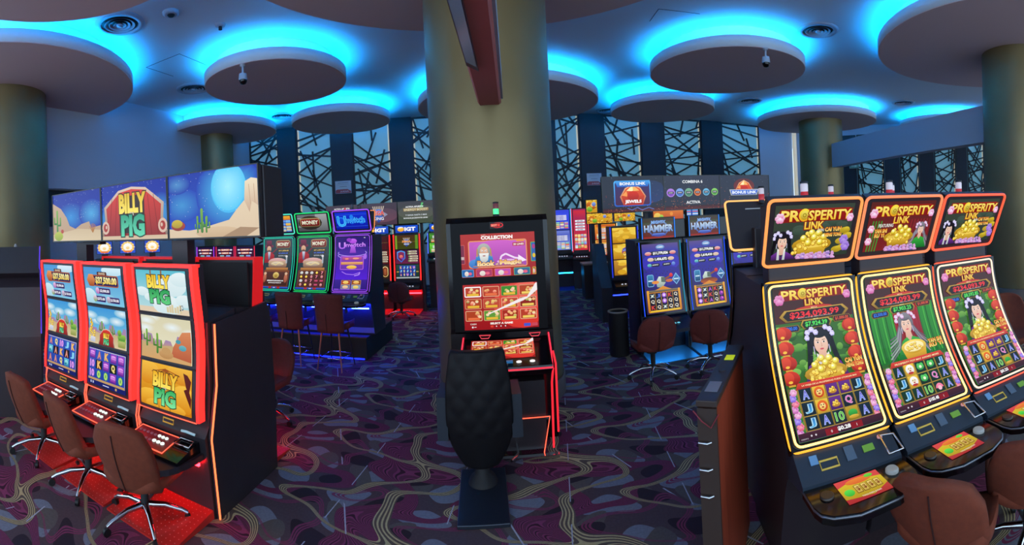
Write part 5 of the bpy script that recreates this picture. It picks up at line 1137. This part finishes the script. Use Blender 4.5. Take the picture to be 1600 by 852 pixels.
# ---- green and purple curved machines on a platform
GRN = neon('20e070', 1.1); TEAL = neon('20d8b8', 1.1); PUR = neon('9c4cf0', 1.3); AMB = neon('f0b030', 1.1)
t = thing('machine_platform', 'black raised platform with blue underglow under the green and purple machines', 'platform', (-3.05, 6.55, 0), math.radians(-2))
G().box(-1.35, .90, -.27, 1.0, 0, .32, .01).build('platform_box', RUBBER, t)
G().box(-1.35, .90, -.275, -.26, .325, .335).build('top_edge', mat('bronze_edge', '7c5c50', .4, .5), t)
NB = neon('1428ff', 16); G().box(-1.34, .89, -.265, -.1, .321, .324).build('light_catch_sheet', mat('grey_light_catch', '585868', .4), t); G().box(-1.3, .86, -.275, -.262, .01, .03).build('blue_toe_light', neon('1020ff', 5), t)  # lighter sheet added on the black top to catch the blue light
GM = 'curved machines on the raised platform'
mm = [(-3.73, 'teal edged curved machine on the platform, partly behind the banner end', money_main(False), cyan_top(), TEAL, TEAL, neon('50e8c8', 1.2)),
      (-3.07, 'green edged curved machine on the platform with metal look topper picture', money_main(True), money_top(), GRN, GRN, GRN),
      (-2.40, 'purple edged curved machine at the platform end', twitch_main(), twitch_top(), PUR, PUR, PUR)]
for x, lab, mn, tp, a, b, c_ in mm:
    t = curved_machine((x, 6.55-(x+3.07)*.05, 0), math.radians(-3), lab, GM, mn, tp, W=.62, z0=.98, z1=1.83, prot=.22, top_z=(1.88, 2.20), lean=.08, inner=a, outer=b, topm=c_, deck=True, depth=.48, base=.32, side=BLACK, tcols=('484c54','30343c'), fr=.008)
    G().box(-.29, .29, -.20, -.185, .735, .75).build('blue_light_strip', neon('1428ff', 170), t); G().prism([(-.10, .72), (-.03, .345), (-.02, .345), (-.08, .72)], -.3, .3).build('kick_board', mat('blue_lit_board', '7c7ca0', .35), t)  # board added to reflect the light of the blue strip
r1 = curved_machine((-1.98, 0), PI, 'orange edged machine facing away behind the purple one', GM, None, False, W=.62, z0=.98, z1=1.83, prot=.22, top_z=(1.88, 2.20), lean=.08, topm=neon('ff9040', 1.0), outer=mat('unlit_strip', '3a2c18', .4), inner=mat('unlit_strip2', '3a3020', .4), deck=False, depth=.4, base=.32, tcols=('484c54','30343c')) if False else None
r1 = curved_machine((-2.62, 7.42, 0), PI, 'orange edged machine facing away, just behind the purple edged machine', GM, None, False, W=.62, z0=.98, z1=1.83, prot=.22, top_z=(1.88, 2.20), lean=.08, topm=neon('ff9040', 1.0), outer=mat('unlit_strip', '3a2c18', .4), inner=mat('unlit_strip2', '3a3020', .4), deck=False, depth=.36, base=.32, tcols=('484c54','30343c'))

# ---- red lit row far back with logo toppers
def row_machine(loc, rz, label, group, pics, W=.62, z0=.70, z1=1.80, edge=REDN, sign=None, sign_z=(1.86, 2.08), deckc='14121a', plate=None, base_mat=None, prot=.06, buttons_on=True):
    t = thing('slot_machine', label, 'slot machine', loc, rz, group)
    G().prism([(-prot, z0-.04), (.0, z1), (.45, z1), (.45, 0), (.02, 0), (.0, .45)], -W/2, W/2).build('cabinet', base_mat or BLACK, t)
    P = Prof([(-prot, z0), (-prot*.5, (z0+z1)/2), (-.01, z1-.01)]); n = len(pics); gap = .02
    for k, pc in enumerate(pics):
        v1 = .98-k*(.96/n); v0 = v1-.96/n+gap; pc.build('display', P.surf(-W/2+.05, W/2-.05, v0, v1, .006), t, band=12)
    for s in (-1, 1):
        pts = [(s*(W/2-.012), P.at(v)[0]-.008, P.at(v)[1]) for v in (0, .5, 1)]; G().tube(pts, .011, 6).build('side_light_strip', edge, t)
    G().prism([(.0, z0-.05), (-.30, z0-.14), (-.31, z0-.18), (.0, z0-.22)], -W/2+.02, W/2-.02).build('button_deck', mat('deck_'+deckc, deckc, .3), t)
    if buttons_on: buttons(G(), -.12, .14, -.22, z0-.115, 5, .018).build('play_button', mat('cool_lit_button', 'd8dce8', .3, emit='e8ecff', es=.8), t, split=True)
    if sign:
        G().box(-W/2+.04, W/2-.04, .05, .15, sign_z[0], sign_z[1]).build('topper_box', BLACK, t); sign.build('topper_sign', flat_surf(-W/2+.05, W/2-.05, sign_z[0]+.01, sign_z[1]-.01, .048), t)
        G().box(-.06, .06, .08, .14, z1, sign_z[0]).build('topper_neck', BLACK, t)
    if plate: G().prism([(.02, .05), (-.42, .012), (-.42, 0), (.02, 0)], -W/2+.01, W/2-.01).build('foot_plate', plate, t); 
    return t
GI = 'red lit row machines under the jackpot banner'; RP = RPD
ig = [(-3.05, 'red lit row machine partly hidden by the purple edged machine', [igt_a(False), igt_b(False), igt_c(0)]), (-2.36, 'red lit row machine with green tinted top screen and neon shield', [igt_a(True), igt_b(True), igt_c(1)])]
for x, lab, pc in ig:
    t = row_machine((x, 9.9, 0), 0, lab, GI, pc, sign=igt_sign(), plate=RP, z1=1.73, sign_z=(1.745, 1.93)); G().box(-.29, .29, -.05, -.03, .40, .42).build('under_deck_light', neon('ff1018', 60), t)
t = row_machine((-1.66, 10.3, 0), 0, 'green screen machine with multicolour edge beside the central column', GI, [misc_main('185020', '50a030', 4), misc_main('2c9028', '78d840', 5)], edge=neon('5878ff', 1.2), z1=1.73, sign_z=(1.745, 1.93), sign=igt_sign(), W=.60, z0=1.25, deckc='2c1c24'); G().box(-.29, .29, -.05, .0, .5, 1.15).build('lower_door', mat('maroon_door', '3c1c24', .5), t)
TJ = 'jackpot banner displays'
for k, (pc, lab) in enumerate(((tv_activa(), 'dim mauve banner display above the purple topper'), (tv_mega(), 'banner display with a crowned blue badge and red lettering'), (tv_energy(), 'banner display with white lines of writing and a green bolt'))):
    tv('banner_display', -4.22+.86*k, -3.365+.86*k, 1.95, 2.45, 9.75, pc, lab, TJ, m=SCREEN_DIM if False else None)
t = thing('banner_stand', 'black stand carrying the jackpot banner displays', 'frame', (-2.93, 9.86, 0)); G().box(-1.3, 1.3, -.02, .04, 1.97, 2.43).build('back_rail', BLACK, t); G().box(-1.0, -.94, 0, .06, 0, 1.97).box(.9, .96, 0, .06, 0, 1.97).build('upright', BLACK, t, split=True)

# ---- hammer machines
GH = 'blue edged machines under the gem banner'; BLU = neon('1c50ff', 1.2); CYN = neon('28a0c8', .9)
TP = mat('teal_foot_plate', '5c8ca0', .35, .5); RB = mat('row_dark', '181c26', .4)
ham = math.radians(2)
hx = [(1.97, 'blue edged machine with hammer pictures next to the black waste bin', '1,456,672', 0), (2.68, 'blue edged machine with hammer pictures, the middle one under the gem banner', '1,610,410', 1), (3.39, 'blue edged machine with hammer pictures, mostly behind the gold edged topper back', '1,610,410', 1)]
for k, (x, lab, a2, var) in enumerate(hx):
    yy = 5.95+(x-1.97)*.06
    t = thing('slot_machine', lab, 'slot machine', (x, yy, 0), ham, GH)
    G().prism([(-.14, .44), (-.12, .58), (-.02, 1.56), (.1, 1.57), (.45, 1.57), (.45, 0), (.02, 0), (.0, .3)], -.345, .345).build('cabinet', RB, t)
    P = Prof([(-.155-.0, .56), (-.10, .85), (-.06, 1.2), (-.035, 1.54)])
    P.body(-.335, .335, .05).build('screen_housing', GLOSS, t)
    hammer_main(a2, var).build('main_display', P.surf(-.265, .265, .02, .97, .002), t, band=6)
    for s in (-1, 1): G().tube([(s*.30, P.at(v)[0]-.006, P.at(v)[1]) for v in (0, .33, .66, 1)], .006, 6).build('side_light_strip', BLU if s < 0 or k else CYN, t)
    G().box(-.25, .25, -.02, .10, 1.575, 1.87).build('topper_housing', RB, t); hammer_top().build('topper_display', flat_surf(-.225, .225, 1.585, 1.86, -.022), t)
    for s in (-1, 1): G().tube([(s*.24, -.024, 1.58), (s*.24, -.024, 1.865)], .006, 6).build('topper_light_strip', neon('2c80f0', 1.2), t)
    G().prism([(-.12, .54), (-.40, .40), (-.42, .36), (-.10, .34)], -.32, .32).build('button_deck', mat('navy_deck', '101830', .25), t)
    buttons(G(), -.1, .12, -.30, .455, 5, .02).build('play_button', neon('70d0e8', .9), t, split=True)
    G().tube([(-.05, -.165, .49), (.05, -.165, .49), (.05, -.145, .515), (-.05, -.145, .515)], .005, 6, True).build('bill_slot', mat('yellow_trim', 'b8a040'), t)
    G().prism([(.02, .05), (-.46, .014), (-.46, 0), (.02, 0)], -.33, .33).build('foot_plate', TP, t)
    G().box(-.3, .3, -.03, -.012, .27, .295).build('under_deck_light', neon('30a0ff' if k < 2 else '1020ff', 26), t)
    G().box(-.345, -.33, -.12, .0, .05, 1.5).box(.33, .345, -.12, .0, .05, 1.5).build('side_fin', RB, t, split=True)
for k, x in enumerate((2.325, 3.04)):
    t = thing('speaker_box', 'small black box between two hammer toppers'+(', next to the waste bin side' if k == 0 else ', by the gold edged topper back'), 'box', (x, 6.05, 1.575), ham); G().box(-.09, .09, -.02, .06, 0, .26, .008).build('box_body', GLOSS, t); G().box(-.08, .08, -.026, -.02, .0, .008).build('lower_trim', DGREY, t)
TG = 'gem banner displays'
for k, (pc, lab) in enumerate(((tv_jewels(), 'banner display with a big red gem in a blue frame'), (tv_combina(), 'banner display with a row of six coloured coin icons'), (tv_bonus(), 'banner display with a golden gem above a blue plate'))):
    x = 1.74+.945*k; tv('banner_display', x-.472, x+.472, 1.955, 2.475, 6.28+.06*k, pc, lab, TG, rz=ham)
t = thing('banner_stand', 'black stand behind the gem banner displays', 'frame', (2.68, 6.47, 0), ham); G().box(-1.38, 1.38, -.02, .05, 1.97, 2.45).build('back_rail', BLACK, t); G().box(-.75, -.69, .0, .06, 0, 1.97).box(.7, .76, 0, .06, 0, 1.97).build('upright', BLACK, t, split=True)

# ---- machines behind the hammer row
GB = 'machines behind the gem banner'
t = row_machine((2.13, 8.55, 0), math.radians(-3), 'golden screen machine with blue edge beyond the waste bin', GB, [gold_pic(0), gold_pic(1), gold_pic(2)], W=.56, z0=.72, z1=1.70, edge=neon('2838e0', 1.0), plate=mat('blue_plate', '2030a0', .4)); G().box(-.27, .27, -.0, .01, .36, .38).build('under_deck_light', neon('1828ff', 12), t)
bear_strip(120, 1).build('topper_strip', flat_surf(-.60, -.02, 1.80, 1.96, .0), t) if False else None
def strip_sign(x0, x1, z0, z1, y, seed, label, pic=None):
    t = thing('light_box', label, 'sign', ((x0+x1)/2, y, z0), 0, 'golden light boxes over the rear machines'); w_ = (x1-x0)/2
    G().box(-w_, w_, .004, .12, 0, z1-z0, .005).build('casing', BLACK, t); (pic or bear_strip(int((x1-x0)/(z1-z0)*30), seed)).build('lit_face', flat_surf(-w_+.008, w_-.008, .008, z1-z0-.008, .0), t); 
    G().box(-.03, .03, .03, .09, -z0+.0, 0).build('support_post', BLACK, t)
strip_sign(1.52, 2.07, 1.76, 1.98, 9.2, 1, 'golden bear patterned light box under the gem picture'); strip_sign(2.10, 2.56, 1.78, 1.96, 9.2, 2, 'golden patterned light box with green patch over the first hammer topper')
strip_sign(1.52, 1.76, 1.985, 2.26, 9.2, 3, 'upright golden bear patterned light box beside the gem banner edge')
c = CV(150, 40, 'b84818', 'd87828'); c.ell(20, 14, 18, 16, 'd8a030', 'f0d060'); c.ell(40, 12, 10, 10, '58982c', 'b0d850'); c.ell(90, 24, 8, 8, 'e89030'); strip_sign(2.95, 3.65, 1.76, 1.98, 9.2, 4, 'orange light box below the coin icon banner', c)
c = CV(60, 40, '3068c8', '58a0e0'); c.rect(0, 14, 60, 5, 'd8e0f0'); c.rect(0, 26, 60, 4, 'd83848'); c.rect(22, 0, 8, 40, '2038a0'); strip_sign(3.72, 4.0, 1.78, 1.98, 9.2, 5, 'blue light box with red and white bars below the coin icon banner', c)
t = row_machine((2.03, 9.85, 0), math.radians(-8), 'cream edged machine showing red and green pictures under the bear light box', GB, [misc_main('c02818', 'e8a030', 7), misc_main('b03020', 'f0c050', 8)], W=.55, z0=1.02, z1=1.75, edge=neon('ffe0a0', 1.2))
t = row_machine((1.80, 12.0, 0), math.radians(-10), 'pink and red edged machine glimpsed beside the pilaster notice', GB, [misc_main('d02838', 'a02050', 9)], W=.46, z0=.98, z1=2.15, edge=neon('ff4060', 1.2))
t = row_machine((1.28, 12.2, 0), math.radians(-4), 'cyan edged blue machine beside the central column', GB, [misc_main('2838d0', '3048e8', 10), misc_main('7080d0', '4858c0', 12)], W=.62, z0=1.0, z1=2.15, edge=neon('30b8ff', 1.4), plate=mat('blue_plate', '2030a0', .4)); G().box(-.29, .29, -.0, .01, .4, .43).build('under_deck_light', neon('18a0ff', 12), t)
t = thing('side_cabinet', 'dark sloping end cabinet beyond the waste bin', 'cabinet', (1.55, 8.35, 0)); G().prism([(-.35, 0), (-.35, .62), (-.1, .9), (.25, 1.38), (.45, 1.38), (.45, 0)], -.02, .18).build('cabinet_body', BLACK, t); G().box(-.015, .0, -.36, -.34, .02, .6).build('edge_strip', DGREY, t)
t = thing('side_cabinet', 'black low cabinet in the aisle by the cyan edged machine', 'cabinet', (1.85, 10.6, 0)); G().box(-.25, .22, -.2, .25, 0, .78, .01).build('cabinet_body', BLACK, t); G().box(-.27, .24, -.22, .27, .78, .82).build('worktop', mat('cream_top', 'a8947c', .5), t)  # worktop in one even cream-brown colour

# ---- machines seen under the cartoon banner
for k in range(3):
    t = row_machine(((-7.04, -6.76, -6.44)[k], (5.6, 5.97, 6.34)[k], 0), math.radians(46), ('machine with a small bright sun topper below the starry banner', 'machine with a small bright sun topper below the barn banner', 'machine with a small bright sun topper beside the display post')[k], 'machines with sun toppers beyond the cartoon bank', [misc_main('381830', '601c28', 20+k)], W=.40, z0=.8, z1=1.5, sign=burst(), sign_z=(1.60, 1.86), edge=REDDIM)
for k in range(3):
    row_machine(((-7.06, -6.47, -5.91)[k], 8.8+.02*k, 0), math.radians(6), ('violet edged machine with jackpot meters, beside the banner post', 'middle machine of the jackpot meter trio over the red machine back', 'crimson edged machine with jackpot meters nearest the teal edged machine')[k], 'machines with jackpot meters beyond the cartoon bank', [lightning_main(30+k)], W=.52, z0=.62, z1=1.62, edge=(neon('b040f0', 1.0), neon('e02860', 1.0), neon('e02850', 1.0))[k])
# blank grey machines near the big column
def blank(loc, rz, lab, edge):
    t = thing('slot_machine', lab, 'slot machine', loc, rz, 'grey machine backs by the big column')
    G().prism([(-.28, 0), (-.30, .70), (-.1, .8), (.0, 1.42), (.10, 1.50), (.22, 1.40), (.32, .86), (.36, 0)], -.28, .28).build('cabinet', BLACK, t)
    G().prism([(-.02, 1.42), (.02, 1.84), (.10, 1.86), (.20, 1.56), (.10, 1.5)], -.27, .27).build('topper_back', DGREY, t)
    G().tube([(-.285, .07, 1.86), (-.275, .16, 1.62), (-.285, .10, 1.58), (-.285, .18, 1.2), (-.285, .33, .9)], .007, 6).build('edge_light_strip', edge, t)
    G().lathe([(.018, 0), (.018, .03), (.012, .035), (.012, .05)], (0, .06, 1.845), 12).build('tower_light', mat('grey_cap', 'a0a0a0', .4), t)
    G().box(.20, .24, .335, .345, 1.2-.5, 1.3-.5).build('label_plate', mat('grey_label', '8c8890'), t)
    return t
blank((-4.82, 2.50, 0), math.radians(-122), 'dark grey machine back with violet edge light beside the big column', neon('6040f0', 1.1)); blank((-5.12, 1.97, 0), math.radians(-122), 'dark grey machine back with pink edge light at the picture edge', neon('e060a0', 1.0))

# ================================================================ CHAIRS AND SMALL THINGS
def office_chair(name='swivel_chair', fab=FABRIC, sz=.47, top=.93, rec=.10):
    t = thing(name, 'x', 'chair')
    def bk(u, v):
        w_ = .215+.02*math.sin(v*PI)-.035*max(0, v-.75)/.25; zz = sz-.06+(top-sz+.06)*v-.05*abs(u)**3*v
        return (u*w_, -.185-rec*v+.10*u*u*(1-.3*v)-.02*math.sin(v*PI), zz)
    G().slab(bk, 14, 12, lambda u, v: (-.25*u, 1, .12), .055).build('backrest', fab, t)
    def seam(x, n=8): return [(x, bk(0, v)[1]-.004, bk(0, v)[2]) for v in [i/n for i in range(n)]]
    G().tube(seam(0), .004, 5).build('back_seam', mat('dark_seam', '3c1814', .8), t)
    def st(u, v):
        r = 1-.10*abs(u)**4; return (u*.23*(1-.12*abs(v)**3), v*.215*r+.03, sz-.02+.05*abs(u)**3-.02*max(0, v)**2+.03*max(0, -v)**3)
    G().slab(st, 14, 12, lambda u, v: (0, 0, -1), .07, v0=-1).build('seat', fab, t)
    G().lathe([(.05, sz-.13), (.045, sz-.09)], (0, .02, 0), 16).box(-.09, .09, -.06, .10, sz-.105, sz-.085).build('seat_mount', RUBBER, t)
    G().lathe([(.028, .10), (.028, .28), (.018, .281), (.018, sz-.1)], (0, .02, 0), 16).build('gas_column', RUBBER, t)
    for k in range(5):
        a = 2*PI*k/5+.5; ca, sa = math.cos(a), math.sin(a)
        leg = G().tube([(.03*ca, .02+.03*sa, .125), (.14*ca, .02+.14*sa, .12), (.25*ca, .02+.25*sa, .085), (.29*ca, .02+.29*sa, .062)], [.022, .018, .015, .012], 8).build('leg', CHROME, t, 'chromed leg')
        G().tube([(.29*ca-.012*sa, .02+.29*sa+.012*ca, .027), (.29*ca+.012*sa, .02+.29*sa-.012*ca, .027)], .027, 12).build('caster', CASTER, leg)
    return t
oc = office_chair(sz=.365, top=.76, rec=.15)
oc['label'] = 'rust swivel chair on chrome star base at the orange screen machine'; oc['group'] = 'rust swivel chairs at the red edged machines'; oc.location = (-2.33, 2.12, 0); oc.rotation_euler = (0, 0, math.radians(12)); oc['category'] = 'chair'
dup(oc, (-2.98, 2.12, 0), math.radians(-10), 'rust swivel chair on chrome star base at the middle red edged machine'); dup(oc, (-3.66, 2.12, 0), math.radians(0), 'rust swivel chair on chrome star base by the blank grey machines')
GR = 'rust swivel chairs at the gold machines'
och = office_chair(sz=.42, top=.75, rec=.12); tag(och, 'rust swivel chair before the middle gold machine', 'chair', GR); och.location = (1.74, 1.27, 0); och.rotation_euler = (0, 0, math.radians(-70))
dup(och, (2.2, 1.06, 0), math.radians(-56), 'rust swivel chair at the red and white lit machine', GR)
dup(oc, (4.75, 2.5, 0), math.radians(120), 'dark rust swivel chair alone beside the big column', 'lone swivel chair')
oc2 = office_chair(fab=FABR2, sz=.42, top=.77); oc2['label'] = 'brick red swivel chair at the first hammer machine by the waste bin'; oc2['group'] = 'brick red swivel chairs in the middle hall'; oc2.location = (1.55, 5.08, 0); oc2.rotation_euler = (0, 0, math.radians(2))
dup(oc2, (2.27, 5.05, 0), math.radians(-22), 'brick red swivel chair turned sideways at the middle hammer machine'); dup(oc2, (-2.38, 9.2, 0), 0, 'dark brick swivel chair at the red lit row machine'); dup(oc2, (-2.5, 4.05, 0), math.radians(176), 'brick red chair peeking out behind the black end panel')
dup(oc2, (2.2, 7.72, 0), math.radians(-5), 'dim swivel chair at the golden screen machine')
# counter stools
t = thing('bar_stool', 'brick red tub stool with copper legs in front of the purple edged machine', 'stool', (-2.49, 5.85, 0), math.radians(-6), 'brick red tub stools at the platform')
def bk2(u, v):
    w_ = .225-.02*(1-v); return (u*w_, -.20-.05*v+.09*u*u, .52+.53*v-.02*abs(u)**4*v)
G().slab(bk2, 12, 10, lambda u, v: (-.2*u, 1, .05), .05).build('backrest', FABR2, t)
G().tube([(0, bk2(0, v)[1]-.004, bk2(0, v)[2]) for v in (0, .25, .5)], .004, 5).build('back_seam', mat('dark_seam', '3c1814', .8), t)
def st2(u, v): return (u*.23*(1-.12*abs(v)**3), v*.22+.02, .60+.05*abs(u)**3+.02*max(0, -v))
G().slab(st2, 12, 10, lambda u, v: (0, 0, -1), .09).build('seat', FABR2, t)
for sx in (-1, 1):
    for sy in (-1, 1): G().tube([(sx*.13, .02+sy*.13, .54), (sx*.19, .02+sy*.20, .0)], [.014, .009], 8).build('leg', COPPER if sy < 0 else RUBBER, t)
G().tube([(-.175, -.155, .17), (.175, -.155, .17), (.175, .195, .17), (-.175, .195, .17)], .008, 8, True).build('foot_ring', CHROME, t)
dup(t, (-3.16, 5.95, 0), math.radians(-4), 'brick red tub stool in front of the green edged machine'); dup(t, (-3.82, 6.0, 0), math.radians(-4), 'brick red tub stool in front of the teal edged machine')
# waste bin
t = thing('waste_bin', 'round black waste bin with a pale rim beside the hammer machines', 'waste bin', (1.38, 6.1, 0)); G().lathe([(.13, 0), (.135, .02), (.135, .58), (.14, .60), (.125, .60), (.12, .45)], n=32, cap=False).build('bin_body', RUBBER, t); G().lathe([(.142, .60), (.142, .615), (.118, .615), (.118, .60)], n=32, cap=False).build('rim_ring', mat('tan_rim', '8c8070', .5), t); G().lathe([(.118, .55), (0.001, .55)], n=32, cap=False).build('ash_tray', mat('sand', '6c6458', .9), t)
